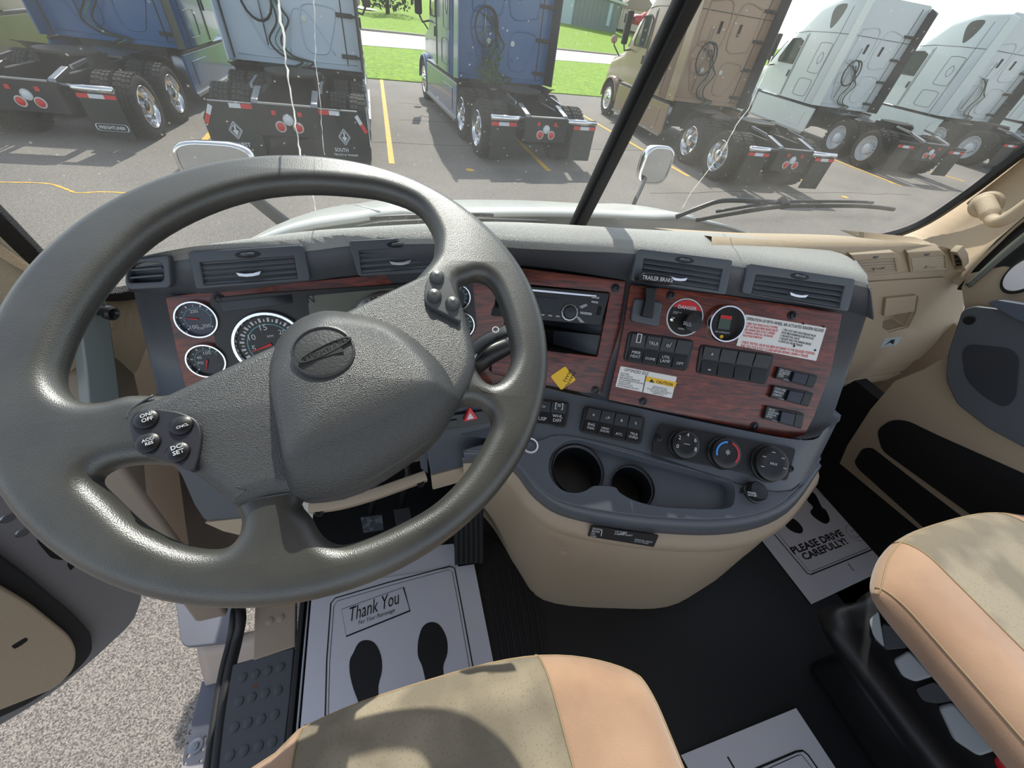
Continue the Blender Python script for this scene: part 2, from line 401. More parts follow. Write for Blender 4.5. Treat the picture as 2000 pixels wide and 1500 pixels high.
# cowl strip behind the dash below the windscreen
struct(loft('wall_front', [[W(300, 540, z=.60)+V((0, .12, 0)), B0+V((0, .03, -.10)), BR+V((.04, .0, -.07))], [W(300, 560, z=.58)+V((0, .02, 0)), B0+V((0, -.16, -.16)), BR+V((.06, -.2, -.12))],
      [V((-.8, .75, -.02)), V((0, .8, -.02)), V((1.02, .8, -.02))]], m_tan), 'tan firewall trim under the windscreen')
struct(MB().box((-1.02, -.75, 1.66), (1.04, .46, 1.72)).build('ceiling', m_tan2, bevel=.01), 'tan headliner over the front of the cab')
# ------------------------------------------------------------------ dashboard
dash = empty('dashboard', (-.1, .6, .55), 'grey wrap-around dashboard with reddish wood-look panels behind the steering wheel', 'dashboard')
Z1 = {246: .815, 370: .83, 592: .84, 700: .85, 900: .858, 1010: .86, 1120: .86, 1238: .86, 1445: .86, 1672: .86, 1692: .855}
K1 = [(246, 520), (370, 494), (592, 481), (700, 470), (900, 468), (1010, 478), (1120, 483), (1238, 487), (1445, 512), (1672, 548), (1696, 560)]
zz = [.815, .83, .84, .85, .858, .86, .86, .86, .86, .86, .855]
k1w = [W(*p, z=z) for p, z in zip(K1, zz)]
pV1 = plane2(k1w[1], k1w[2], 30); pV2 = plane2(k1w[3], W(900, 459, z=.856), 30); pV3 = plane2(k1w[7], k1w[8], 28); pV4 = plane2(W(1463, 515, z=.86), k1w[9], 28)
pV0 = plane2(W(246, 505, z=.825), W(333, 498, z=.83), 26)
pC = plane2(W(322, 582, z=.765), W(900, 530, z=.79), 24)
pC.o = pC.o+pC.n*.012
pR_ = plane2(W(1010, 521, z=.80), W(1222, 549, z=.795), 30)
pW = plane2(W(1235, 557, z=.795), W(1643, 612, z=.795), 33)
pS = plane2(W(1130, 780, z=.60), W(1262, 800, z=.60), 48)     # switch strip below the wood
pH = plane2(W(1290, 825, z=.595), W(1560, 875, z=.585), 52)   # climate panel
pT = plane2(W(1075, 900, z=.545), W(1520, 985, z=.515), 76)   # tray
KB = [(250, 508, .828), (345, 487, .839), (560, 456, .85), (700, 444, .86), (900, 434, .87), (1010, 434, .871), (1130, 440, .871), (1240, 447, .871), (1450, 460, .871), (1625, 490, .866), (1672, 512, .86)]
kb = [W(a, b, z=z) for a, b, z in KB]
kf = [p+V((0, .16, -.10)) for p in kb]
k2 = [W(252, 570, z=.77), pV1.px(385, 575), pV1.px(606, 549), pV2.px(705, 536), pV2.px(900, 522), pR_.px(1010, 519), pR_.px(1120, 531), pW.px(1228, 548), pV3.px(1410, 574), pW.px(1646, 606), pW.px(1706, 625)]
k3 = [W(300, 780, z=.60), W(390, 830, z=.58), pC.px(600, 790), pC.px(700, 790), pC.px(880, 780), pR_.px(1020, 745), pR_.px(1110, 762), pW.px(1188, 784), pW.px(1400, 830), pW.px(1572, 858), pW.px(1640, 822)]
def row(pts, n=5): return cr(pts, n)
def up_(r, d): return [p+V(d) for p in r]
def mid(a, b, t, off): return [p.lerp(q, t)+V(off) for p, q in zip(a, b)]
km = mid(kb, k1w, .72, (0, -.001, .006))
edge = lambda pts: pts
rows = [row(r) for r in (up_(kf, (0, .01, -.3)), kf, kb, mid(kb, k1w, .3, (0, 0, .003)), km, k1w, mid(k1w, k2, .12, (0, -.003, 0)))]  # first row is an unseen drop added to block sun behind the dash
ex = [[r[-1]+V((.020, .014, -.003)), r[-1]+V((.030, .055, -.014))] for r in rows]
rows = [r+e for r, e in zip(rows, ex)]
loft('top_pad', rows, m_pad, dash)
rows2 = [row(r) for r in (mid(k1w, k2, .12, (0, -.002, 0)), k2, [p+V((0, .13 if i in (5, 6) else .016, .002)) for i, p in enumerate(k2)], [p+V((0, .13 if i in (5, 6) else .016, -.001)) for i, p in enumerate(k3)], k3)]
ex = [[r[-1]+V((.022, .014, -.002)), r[-1]+V((.032, .055, -.012)), r[-1]+V((.035, .2, -.02))] for r in rows2]
loft('fascia', [r+e for r, e in zip(rows2, ex)], m_trim, dash)

def vent(pl, out, inn, name, slats, lever, wheel, corner=.006, m1=m_trim, m2=m_trim, lm=m_chrome, wl=(-.028, -.024), sl=(.0, .0055), fh=-.005, cov=.93):
    """frame with its grille opening, blades, thumb wheel and slider"""
    o = rnd([pl.uv(*q, .007) for q in out], corner); i = rnd([pl.uv(*q, .007) for q in inn], .001)
    f = curvefill('vent', pl, o, [i], m1, dash, .012, .0018, h=fh)
    slab_uv('vent_well', pl, [p for p in i], wl[0], wl[1], m_black, f)
    a, b, c, d = [pl.uv(*q, .004) for q in inn]       # top-left, top-right, bottom-right, bottom-left
    for k in range(slats):
        t0 = (k+.04)/slats; t1 = (k+cov)/slats
        p0, p1, p2, p3 = a.lerp(d, t0), b.lerp(c, t0), b.lerp(c, t1), a.lerp(d, t1)
        mk('slat', [pl.at(*p0, sl[0]), pl.at(*p1, sl[0]), pl.at(*p2, sl[1]), pl.at(*p3, sl[1]), pl.at(*p0, sl[0]-.004*(wl[0] < 0)-.001), pl.at(*p1, sl[0]-.004*(wl[0] < 0)-.001), pl.at(*p2, sl[1]-.0035), pl.at(*p3, sl[1]-.0035)],
           [(0,1,2,3),(4,7,6,5),(0,4,5,1),(3,2,6,7),(0,3,7,4),(1,5,6,2)], m2, f, bevel=.0006)
    if lever:
        x, y = pl.uv(*lever, .006); s = .011
        slab_uv('slider', pl, rnd([V((x-s*1.6, y+.003)), V((x-s*.5, y+.0005)), V((x+s*.5, y+.0005)), V((x+s*1.6, y+.003)), V((x+s*1.3, y-.0025)), V((x+s*.4, y-.004)), V((x-s*.4, y-.004)), V((x-s*1.3, y-.0025))], .001), .002, .012, lm, f, .0008)
    if wheel:
        x, y = pl.uv(*wheel, .007)
        slab_uv('wheel_slot', pl, [V((x+.018*math.cos(t), y+.0055*math.sin(t))) for t in [k*math.pi/9 for k in range(18)]], .006, .0078, m_dark, f, .0006)
        lathe('thumb_wheel', pl.at(x, y, .003), pl.v, [(0, -.0022), (.0105, -.0022), (.0115, -.001), (.0115, .001), (.0105, .0022), (0, .0022)], m_trim, f, 20)
    return f
vent(pV1, [(366, 492), (592, 478), (606, 548), (382, 565)], [(390, 513), (574, 500), (581, 544), (398, 557)], 'v', 4, (489, 535), (484, 497))
vent(pV2, [(680, 470), (880, 460), (880, 530), (700, 540)], [(701, 490), (876, 478), (878, 520), (706, 534)], 'v', 4, (782, 513), (777, 477))
vent(pV3, [(1246, 485), (1432, 508), (1418, 576), (1232, 548)], [(1258, 505), (1412, 526), (1403, 567), (1252, 545)], 'v', 4, (1322, 544), (1337, 508))
vent(pV4, [(1462, 514), (1672, 545), (1657, 609), (1449, 572)], [(1477, 536), (1650, 559), (1640, 602), (1468, 573)], 'v', 4, (1556, 576), (1562, 540))
# round-cornered demister outlet at the far left
o = [pV0.uv(*q, .006) for q in [(262, 506), (331, 499), (335, 555), (330, 562), (252, 566), (245, 552), (247, 528)]]
i = [pV0.uv(*q, .006) for q in [(270, 513), (318, 511), (322, 550), (252, 553), (250, 542), (254, 524)]]
f = curvefill('corner_vent', pV0, rnd(o, .006), [rnd(i, .008)], m_trim, dash, .012, .002, h=-.004)
slab_uv('vent_well', pV0, i, -.03, -.026, m_black, f)
for q0, q1 in (((252, 528), (320, 523)), ((250, 543), (322, 537))):
    a, b = pV0.uv(*q0), pV0.uv(*q1); slab_uv('slat', pV0, [a+V((0, .0015)), b+V((0, .0015)), b-V((0, .0015)), a-V((0, .0015))], -.02, .004, m_trim, f, .0005)

# wood panels
def wood(pl, pxs, holes, h0=.0, h1=.006, r=.004, label=None):
    return curvefill('wood_panel', pl, rnd([pl.uv(*q, h1) for q in pxs], r), [rnd([pl.uv(*q, h1) for q in hh], .004) for hh in holes], m_wood, dash, .004, .001, h=.0016)
w1 = wood(pC, [(322, 580), (450, 565), (606, 549), (760, 534), (946, 520), (985, 560), (985, 760), (760, 850), (380, 860), (364, 770), (345, 690)], [])
w2 = wood(pR_, [(1000, 521), (1222, 549), (1212, 640), (1196, 700), (1180, 776), (1045, 748), (960, 730), (960, 540)], [[(965, 549), (1192, 571), (1167, 697), (960, 672)]])
w3 = wood(pW, [(1232, 556), (1420, 577), (1646, 612), (1625, 720), (1590, 815), (1572, 850), (1540, 857), (1400, 826), (1188, 781), (1203, 715), (1218, 640)], [])
def bolt(pl, q, par, r=.0062):
    p = pl.px(*q, .006); o = lathe('bolt', p, pl.n, [(r*1.45, 0), (r*1.4, .0012), (r, .0015), (r*.95, .0045), (r*.6, .005), (r*.5, .003), (0, .003)], m_dark, par, 18); return o
for q in ((426, 583),): bolt(pC, q, w1)
for q in ((1202, 563), (1163, 762)): bolt(pR_, q, w2)
for q in ((1310, 577), (1547, 616), (1256, 784), (1474, 832)): bolt(pW, q, w3)

# instrument cluster
blk = slab('cluster_bezel', pC, [(408, 583), (520, 572), (922, 545), (932, 640), (900, 690), (760, 850), (470, 850), (425, 700)], .006, .010, m_dark, dash, r=.006)
slab('message_screen', pC, [(600, 578), (770, 562), (775, 610), (606, 628)], .010, .0115, mat('grey_screen', (96, 99, 90), .3), dash, r=.002)
text('N', pC, (602, 592), (615, 591), m_ink, dash, p2=(601, 577), h=.0121)
slab('warning_lamp_strip', pC, [(430, 590), (570, 575), (572, 592), (434, 610)], .010, .0112, mat('smoked_lens', (14, 15, 20), .15), dash, r=.001)
def gauge(pl, c, edge, marks, needle, label, face=(38, 40, 52), tick=(0, 0), texts=(), n=11, a0=220, a1=-40, ncol=m_red, h=.0065):
    cc = pl.uv(*c, h); rad = (pl.uv(*edge, h)-cc).length
    g = lathe('gauge', pl.at(*cc, h), pl.n, [(rad, -.002), (rad, .006), (rad*.97, .0085), (rad*.9, .0085), (rad*.86, .005), (rad*.86, .001)], m_chrome, dash, 48)
    if label: g['label'] = label
    dm = mat('dial_%d_%d_%d' % face, face, .35)
    lathe('dial', pl.at(*cc, h), pl.n, [(rad*.87, .0012), (0, .0012)], dm, g, 40)
    b = MB()
    for k in range(n):
        a = R(a0+(a1-a0)*k/(n-1)); d = V((math.cos(a), math.sin(a))); q = V((-d.y, d.x)); ww = rad*.018 if k % 2 else rad*.03
        r0, r1 = rad*.68, rad*(.76 if k % 2 else .8)
        P = [cc+d*r0+q*ww, cc+d*r1+q*ww, cc+d*r1-q*ww, cc+d*r0-q*ww]
        b.prism([pl.at(*p, h+.0015) for p in P], pl.n*.0004)
    b.build('tick_marks', m_lt, g)
    a = R(needle); d = V((math.cos(a), math.sin(a))); q = V((-d.y, d.x))
    MB().prism([pl.at(*p, h+.003) for p in (cc+d*rad*.66, cc-d*rad*.02+q*rad*.045, cc-d*rad*.02-q*rad*.045)], pl.n*.0006).build('needle', ncol, g)
    ar = [V((cc.x+rad*.62*math.cos(R(t)), cc.y+rad*.62*math.sin(R(t)))) for t in range(a1, a0+1, 10)]
    mk('arc', [pl.at(*p, h+.0015) for p in ar]+[pl.at(*(cc+(p-cc)*.95), h+.0015) for p in ar], [(i, i+1, len(ar)+i+1, len(ar)+i) for i in range(len(ar)-1)], mat('teal_print', (90, 150, 160), .5), g)
    for s, ang, rr, sz in texts:
        p = cc+V((math.cos(R(ang)), math.sin(R(ang))))*rad*rr; L = rad*sz*len(s)*.55
        text(s, pl, p-V((L/2, rad*sz*.35)), p+V((L/2, -rad*sz*.35)), m_lt, g, h=h+.0016, world=True)
    return g
gauge(pC, (387, 623), (430, 623), 0, 165, 'small chrome-ringed oil temperature gauge with a red needle', (52, 54, 72), texts=[('200', 95, .42, .22), ('100', 235, .5, .22), ('300', 305, .5, .22), ('OIL', 270, .5, .16)])
gauge(pC, (406, 703), (446, 703), 0, 250, 'small chrome-ringed pressure gauge half behind the steering wheel', (22, 24, 30), texts=[('40', 150, .4, .22), ('100', 75, .42, .22), ('PSI', 200, .4, .16)])
gauge(pC, (530, 672), (602, 668), 0, 195, 'large chrome-ringed tachometer', (12, 12, 14), n=31, texts=[('5', 190, .48, .17), ('10', 150, .5, .17), ('15', 98, .5, .17), ('20', 40, .5, .17), ('RPM', 80, .25, .1)], h=.0105)
gauge(pC, (760, 640), (832, 634), 0, 215, 'large chrome-ringed speedometer hidden behind the wheel hub', (12, 12, 14), n=31, h=.0105)
gauge(pC, (893, 580), (918, 578), 0, 230, 'small chrome-ringed gauge seen past the right control pod', (20, 22, 28), h=.0105)
gauge(pC, (900, 634), (926, 632), 0, 150, 'small chrome-ringed gauge seen below the right control pod', (20, 22, 28), h=.0105)
# empty cubby under the radio
pock = [pR_.uv(*q) for q in [(965, 634), (1176, 655), (1167, 695), (960, 672)]]
pb = MB()
P0 = [pR_.at(*p, .003) for p in pock]; P1 = [pR_.at(*p, -.10) for p in pock]
pb.add(P0+P1, [(4,5,6,7), (0,1,5,4), (1,2,6,5), (2,3,7,6), (3,0,4,7)])
pb.build('cubby', m_black, dash)

# rocker switch banks
def bank(pl, q4, cols, rows_, tops, bots, par=dash, nm='switch_bank', h=.006):
    a, b, c, d = [pl.uv(*q, h) for q in q4]
    cen = (a+b+c+d)/4; big = [cen+(p-cen)*1.0+(p-cen).normalized()*.006 for p in (a, b, c, d)]
    f = slab_uv(nm, pl, rnd(big, .009), h-.012, h+.0035, m_dark, par, .002)
    for k in range(cols):
        for j in range(rows_):
            u0, u1 = (k+.03)/cols, (k+.97)/cols; v0, v1 = (j+.03)/rows_, (j+.97)/rows_
            def bl(u, v): return a.lerp(b, u).lerp(d.lerp(c, u), v)
            P = [bl(u0, v0), bl(u1, v0), bl(u1, v1), bl(u0, v1)]; hl, hh = (h+.0075, h+.0045) if j == 0 else (h+.0045, h+.0075)
            mk('rocker', [pl.at(*p, h) for p in P]+[pl.at(*P[0], hl), pl.at(*P[1], hl), pl.at(*P[2], hh), pl.at(*P[3], hh)], [(0,3,2,1),(4,5,6,7),(0,1,5,4),(1,2,6,5),(2,3,7,6),(3,0,4,7)], m_dark, f, bevel=.0008)
            s = (tops if j == 0 else bots)
            if k < len(s) and s[k]:
                ln = s[k]; y0 = .62 if j == 0 else .7; n = max(len(x) for x in ln.split('\n')); wd = min(.7, .16*n); 
                p = bl((k+.5-wd/2)/cols, (j+y0)/rows_); q = bl((k+.5+wd/2)/cols, (j+y0)/rows_)
                text(ln, pl, p, q, m_lt, f, h=h+.0082, world=True, align='CENTER')
    return f
bank(pW, [(1232, 650), (1350, 666), (1336, 722), (1222, 703)], 4, 2, ['[]', 'TRLR', 'o/', ''], ['MIRR\nHEAT', 'DOME', 'UTIL\nLAMP', 'OPT'])
bank(pW, [(1372, 675), (1506, 694), (1490, 748), (1364, 727)], 4, 2, ['+', '', '', ''], ['-', '', '', ''])
bank(pS, [(1045, 780), (1108, 788), (1101, 832), (1040, 826)], 2, 2, ['<>', '[=]'], ['SUSP', 'WHL\nDIFF'])
bank(pS, [(1147, 795), (1255, 816), (1246, 866), (1136, 842)], 4, 2, ['@', '->', '&', '%'], ['ENG\nFAN', 'HEAD\nSNOW', 'ATC', 'TRLR\nOVRD'])
# hazard switch and neighbours, seen through the wheel
pHz = plane2(W(850, 830, z=.60), W(960, 812, z=.60), 30)
slab('switch_housing', pHz, [(858, 815), (962, 800), (975, 822), (862, 842)], .0, .006, m_dark, dash, r=.003)
slab('rocker', pHz, [(868, 824), (893, 820), (896, 834), (872, 838)], .006, .010, m_dark, dash, r=.001)
hz = slab('hazard_button', pHz, [(918, 795), (934, 818), (906, 824)], .004, .014, mat('hazard_red', (196, 20, 36), .35), dash, r=.003, bevel=.002); hz['label'] = 'red triangular hazard warning button'
slab('triangle_mark', pHz, [(918, 806), (926, 817), (912, 820)], .014, .0146, m_lt, hz)
# climate panel
cp = slab('climate_panel', pH, [(1290, 826), (1556, 876), (1550, 900), (1538, 940), (1272, 888), (1276, 858)], .0, .005, m_dark, dash, r=.008, bevel=.002)
for q in ((1286, 855), (1543, 915)): bolt(pH, q, cp, .0055)
def knob(pl, c, e, par, lab):
    cc = pl.uv(*c, .005); r = (pl.uv(*e, .005)-cc).length
    k = lathe('knob', pl.at(*cc, .005), pl.n, [(r*1.08, 0), (r*1.05, .003), (r, .004), (r*.95, .013), (r*.82, .0155), (r*.55, .015), (0, .0145)], m_dark, par, 40); k['label'] = lab
    return k, cc, r
k, cc, r = knob(pH, (1334, 868), (1361, 868), cp, 'fan speed knob numbered 0 to 8')
for i_, s in enumerate(['0', '2', '4', '6', '8']):
    a = R(200-55*i_); p = cc+V((math.cos(a), math.sin(a)))*r*.68; text(s, pH, p-V((r*.08, r*.12)), p+V((r*.09, -r*.12)), m_lt, k, h=.0205, world=True)
tube('pointer_mark', [pH.at(cc.x-r*.22, cc.y+.001, .0202), pH.at(cc.x+r*.2, cc.y+.001, .0202)], .0006, m_lt, k, 6)
k, cc, r = knob(pH, (1412, 885), (1441, 885), cp, 'temperature knob with a blue and red arc')
for c0, a0, a1 in (('b', 95, 200), ('r', -40, 75)):
    mm = mat('cold_blue', (60, 140, 220), .5) if c0 == 'b' else mat('hot_red', (190, 50, 60), .5)
    ar = [R(t) for t in range(a0, a1+1, 8)]
    mk('arc', [pH.at(cc.x+r*.78*math.cos(t), cc.y+r*.78*math.sin(t), .021) for t in ar]+[pH.at(cc.x+r*.66*math.cos(t), cc.y+r*.66*math.sin(t), .021) for t in ar], [(i, i+1, len(ar)+i+1, len(ar)+i) for i in range(len(ar)-1)], mm, k)
text('*', pH, cc-V((r*.15, r*.1)), cc+V((r*.15, -r*.1)), m_lt, k, h=.021, world=True)
k, cc, r = knob(pH, (1500, 905), (1533, 905), cp, 'air direction knob with vent symbols')
for t in (200, 150, 95, 40, -10):
    p = cc+V((math.cos(R(t)), math.sin(R(t))))*r*.66; text('~', pH, p-V((r*.1, r*.05)), p+V((r*.1, -r*.05)), m_lt, k, h=.021, world=True)
text('MAX', pH, cc-V((r*.2, r*.06)), cc+V((r*.2, -r*.06)), m_lt, k, h=.021, world=True)
# trailer-lock switches on the right of the wood
for q4, t1, t2 in (([(1517, 716), (1592, 732), (1583, 757), (1510, 738)], 'DO NOT\nENGAGE\nDURING\nSPIN\nOUT', 'LOCK'), ([(1508, 752), (1584, 766), (1573, 793), (1500, 775)], 'DO NOT LOWER\nWHEN VEHICLE\nIS IN MOTION', 'LOWER'), ([(1494, 792), (1566, 806), (1560, 836), (1488, 817)], 'MUST BE\nLOCKED WHEN\nVEHICLE IS IN\nMOTION', 'UNLOCK')):
    a, b, c, d = [pW.uv(*q, .006) for q in q4]
    f = slab_uv('guarded_switch', pW, rnd([a, b, c, d], .002), .004, .013, m_dark, dash, .001)
    def bl(u, v): return a.lerp(b, u).lerp(d.lerp(c, u), v)
    slab_uv('rocker', pW, [bl(.36, .12), bl(.72, .12), bl(.72, .9), bl(.36, .9)], .012, .019, mat('navy_plastic', (20, 26, 44), .35), f, .001)
    slab_uv('guard', pW, [bl(.76, .1), bl(.98, .1), bl(.98, .92), bl(.76, .92)], .012, .016, m_dark, f, .001)
    text(t1, pW, bl(.03, .78), bl(.31, .78), m_lt, f, p2=bl(.03, .1), h=.0136, world=True, bold=.01)
    text(t2, pW, bl(.2, .95), bl(.34, .95), m_lt, f, h=.0136, world=True)
# trailer brake lever
f = slab('lever_base', pW, [(1240, 582), (1296, 590), (1288, 640), (1232, 628)], .004, .016, m_trim, dash, r=.008, bevel=.004)
a, b = pW.px(1266, 615, .014), pW.px(1268, 560, .05)
lp = slab('trailer_brake_lever', pW, [(1254, 618), (1276, 622), (1280, 585), (1284, 562), (1262, 560), (1262, 585)], .016, .03, m_dark, dash, r=.003, bevel=.003)
lp['label'] = 'black trailer brake hand lever with white lettering'
top_ = slab('lever_handle', pW, [(1248, 541), (1256, 533), (1285, 534), (1312, 540), (1318, 548), (1316, 556), (1248, 547)], .03, .055, m_dark, lp, r=.004, bevel=.004)
text('TRAILER BRAKE', pW, (1254, 545), (1314, 552), m_lt, lp, p2=(1255, 537), h=.0556, bold=.01)
# round valve plates
dcen = (1337, 620)
cc = pW.uv(*dcen, .006); r = (pW.uv(1373, 620, .006)-cc).length
g = lathe('valve_plate', pW.at(*cc, .006), pW.n, [(r, 0), (r, .0015), (r*.95, .0018), (0, .0018)], m_lt, dash, 48); g['label'] = 'round danger plate with a black pull knob'
lathe('plate_face', pW.at(*cc, .008), pW.n, [(r*.93, 0), (0, .0003)], m_ink, g, 48)
sg = [V((cc.x+r*.9*math.cos(R(t)), cc.y+r*.9*math.sin(R(t)))) for t in range(28, 153, 8)]
slab_uv('danger_band', pW, sg, .0083, .0086, m_red, g, 0)
text('DANGER', pW, (1324, 602), (1360, 607), m_lt, g, p2=(1325, 595), h=.0089, bold=.02)
text('TRAILER AIR\nSUPPLY', pW, (1314, 612), (1330, 615), m_lt, g, h=.0089)
kn = lathe('pull_knob', pW.px(1345, 630, .008), pW.n, [(r*.4, 0), (r*.4, .012), (r*.5, .016), (r*.48, .022), (0, .023)], m_dark, g, 8, smooth=False)
text('PULL TO\nEXHAUST', pW, (1334, 634), (1350, 638), m_lt, g, h=.0315)
lathe('pin', pW.px(1312, 623, .008), pW.n, [(r*.13, 0), (r*.13, .004), (0, .006)], m_chrome, g, 14)
text('BENDIX'[:0]+'OPEN', pW, (1324, 643), (1336, 645), m_lt, g, h=.0089)
cc = pW.uv(1413, 632, .006); r = (pW.uv(1449, 632, .006)-cc).length
g = lathe('gauge', pW.at(*cc, .006), pW.n, [(r, 0), (r, .012), (r*.95, .016), (r*.88, .016), (r*.84, .006), (r*.84, .002)], m_chrome, dash, 48); g['label'] = 'chrome-ringed round air gauge with a small window'
lathe('dial', pW.at(*cc, .008), pW.n, [(r*.86, 0), (0, .0003)], m_ink, g, 40)
slab_uv('dial_window', pW, rnd([cc+V((-r*.32, r*.45)), cc+V((r*.32, r*.45)), cc+V((r*.32, -r*.3)), cc+V((-r*.32, -r*.3))], .001), .009, .0105, mat('gauge_window', (60, 78, 66), .3), g, .0004)
slab_uv('window_band', pW, [cc+V((-r*.3, r*.43)), cc+V((r*.3, r*.43)), cc+V((r*.3, r*.25)), cc+V((-r*.3, r*.25))], .0105, .011, m_red, g, 0)
text('AIR SUSPENSION', pW, cc+V((-r*.4, -r*.5)), cc+V((r*.4, -r*.5)), m_lt, g, h=.0092, world=True)
slab_uv('amber_lamp', pW, disc(pW, cc+V((0, -r*.7)), r*.1, 12), .008, .0105, m_yellow, g, .0004)
# stickers
def sticker(pl, q4, h, lab, m=m_white, r=.0015):
    s = slab('sticker', pl, q4, h, h+.0006, m, dash, r=r, bevel=0); s['label'] = lab; return s
s = sticker(pW, [(1456, 614), (1614, 640), (1594, 705), (1438, 675)], .0062, 'white sticker on operating the kingpin release, black and red text')
H = .0071
text('OPERATION OF FIFTH WHEEL AIR ACTUATED KINGPIN RELEASE', pW, (1458, 625), (1608, 649), m_ink, s, p2=(1459, 619), h=H, bold=.015)
text('1. VERIFY THAT VEHICLE IS FULLY STOPPED\nTHAT THE TRAILER SPRING BRAKES ARE SET\nAND LANDING GEAR IS FULLY LOWERED\n2. WARNING: NEVER PULL THE RELEASE\nVALVE WHILE IN MOTION', pW, (1450, 657), (1514, 666), m_red, s, p2=(1457, 629), h=H, bold=.02)
text('1. PULL OUT AND HOLD RELEASE VALVE\nUNTIL MECHANISM RELEASES IN PLACE\n2. RELEASE PULL VALVE\n3. RELEASE TRACTOR PARKING BRAKE\n4. DRIVE OUT FROM TRAILER', pW, (1520, 668), (1585, 681), m_ink, s, p2=(1528, 641), h=H, bold=.02)
text('CHECK THE PULL VALVE HAS BEEN RETURNED TO THE RELEASED POSITION\nAND THE LOCK IS FULLY CLOSED BEFORE DRIVING UNDER A TRAILER', pW, (1446, 677), (1588, 700), m_red, s, p2=(1448, 665), h=H, bold=.02)
for q in ((1569, 632), (1609, 638), (1551, 676), (1592, 684)): slab_uv('punched_hole', pW, disc(pW, pW.uv(*q, H), .0022, 12), H, H+.0004, m_ink, s, 0)
s = sticker(pW, [(1212, 715), (1322, 736), (1312, 778), (1202, 755)], .0062, 'white idle notice sticker with a yellow caution block')
text('OPTIMIZED IDLE', pW, (1219, 725), (1266, 733), m_ink, s, p2=(1220, 719), h=H)
text('IDLE TIMER\nSAFETY SWITCH\nKEEP PARKING BRAKES SET\nSET TRANSMISSION IN NEUTRAL\nHOOD CLOSED\nCRUISE SET TO ON\nBY AUTHORIZED USE ONLY', pW, (1206, 754), (1254, 763), m_ink, s, p2=(1212, 727), h=H)
slab('caution_block', pW, [(1263, 735), (1322, 747), (1318, 757), (1260, 744)], H, H+.0003, m_yellow, s, bevel=0)
slab('rule', pW, [(1261.5, 733), (1263, 733), (1256, 766), (1254.5, 766)], H, H+.0003, m_ink, s, bevel=0)
text('CAUTION', pW, (1281, 748), (1313, 754.5), m_ink, s, p2=(1282, 742), h=H+.0005, bold=.02)
slab('warning_triangle', pW, [(1273, 740), (1278, 748), (1268, 746)], H+.0003, H+.0006, m_ink, s, bevel=0)
text('BEFORE SERVICING\nSHIFT INTO NEUTRAL\nDO NOT WORK UNDER VEHICLE\nOR ENGINE MAY START\nUNEXPECTEDLY', pW, (1262, 766), (1309, 776), m_ink, s, p2=(1266, 751), h=H, align='CENTER')
s = sticker(pR_, [(1104, 715), (1125, 742), (1096, 762), (1075, 735)], .0062, 'yellow diamond parking brake sticker', m_yellow, .004)
text('PARKING\nBRAKE', pR_, (1112, 722), (1094, 754), m_ink, s, h=.0071)
# ------------------------------------------------------------------ centre console
con = empty('centre_console', (.05, .35, 0), 'grey-topped tan centre console with two cup holders bulging over the floor', 'console')
A = [(900,790,.585),(985,790,.59),(1045,757,.60),(1110,768,.60),(1188,784,.598),(1400,830,.597),(1572,860,.595),(1612,838,.60),(1640,815,.61)]
Bq = [(900,850),(985,860),(1045,862),(1090,850),(1165,862),(1290,895),(1440,945),(1545,958),(1600,895)]
Cq = [(905,880),(975,885),(1010,905),(1050,950),(1110,985),(1270,1010),(1430,1013),(1530,980),(1594,905)]
Dq = [(905,905,.505),(965,905,.50),(1005,925,.492),(1045,975,.487),(1110,1012,.482),(1270,1040,.475),(1430,1042,.47),(1537,1002,.472),(1602,915,.485)]
Gq = [(905,930,.47),(955,935,.462),(992,948,.458),(1036,1004,.452),(1105,1046,.446),(1270,1074,.44),(1430,1074,.435),(1530,1030,.44),(1597,945,.45)]
Fq = [(860,985),(915,985),(962,1030),(1010,1112),(1062,1172),(1200,1188),(1325,1178),(1415,1100),(1500,1000)]
ra_ = [W(a, b, z=z) for a, b, z in A]; rb_ = [pT.px(*q) for q in Bq]; rc_ = [pT.px(*q) for q in Cq]
rd_ = [W(a, b, z=z) for a, b, z in Dq]; rg_ = [W(a, b, z=z) for a, b, z in Gq]; rf_ = [W(a, b, z=0) for a, b in Fq]
def extd(r, dy=.30, dx=.02): return r+[r[-1]+V((dx*.6, .05, 0)), r[-1]+V((dx, dy, 0))]
loft('upper_face', [extd(cr(r, 5)) for r in (ra_, mid(ra_, rb_, .5, (0, 0, .000)), rb_)], m_trim, con)
loft('rounded_lip', [extd(cr(r, 5)) for r in (mid(rc_, rb_, .06, (0, 0, -.001)), rc_, mid(rc_, rd_, .3, (0, -.006, .006)), rd_, [p+V((0, .006, -.001)) for p in rd_])], m_trim, con)
up = lambda r, d: [p+V(d) for p in r]
loft('skirt_band', [extd(cr(r, 5)) for r in (up(rd_, (0, .012, .002)), up(rd_, (0, .003, -.004)), mid(rd_, rg_, .5, (0, -.001, 0)), rg_, up(rg_, (0, .004, -.002)))], m_tan, con)
rg2 = [p.lerp(V((.1, .6, p.z)), .03) for p in rg_]
loft('skirt', [extd(cr(r, 5)) for r in (up(rg2, (0, .002, .0)), up(rg2, (0, -.002, -.006)), mid(rg2, rf_, .3, (0, -.012, 0)), mid(rg2, rf_, .65, (0, -.012, 0)), rf_)], m_tan, con)
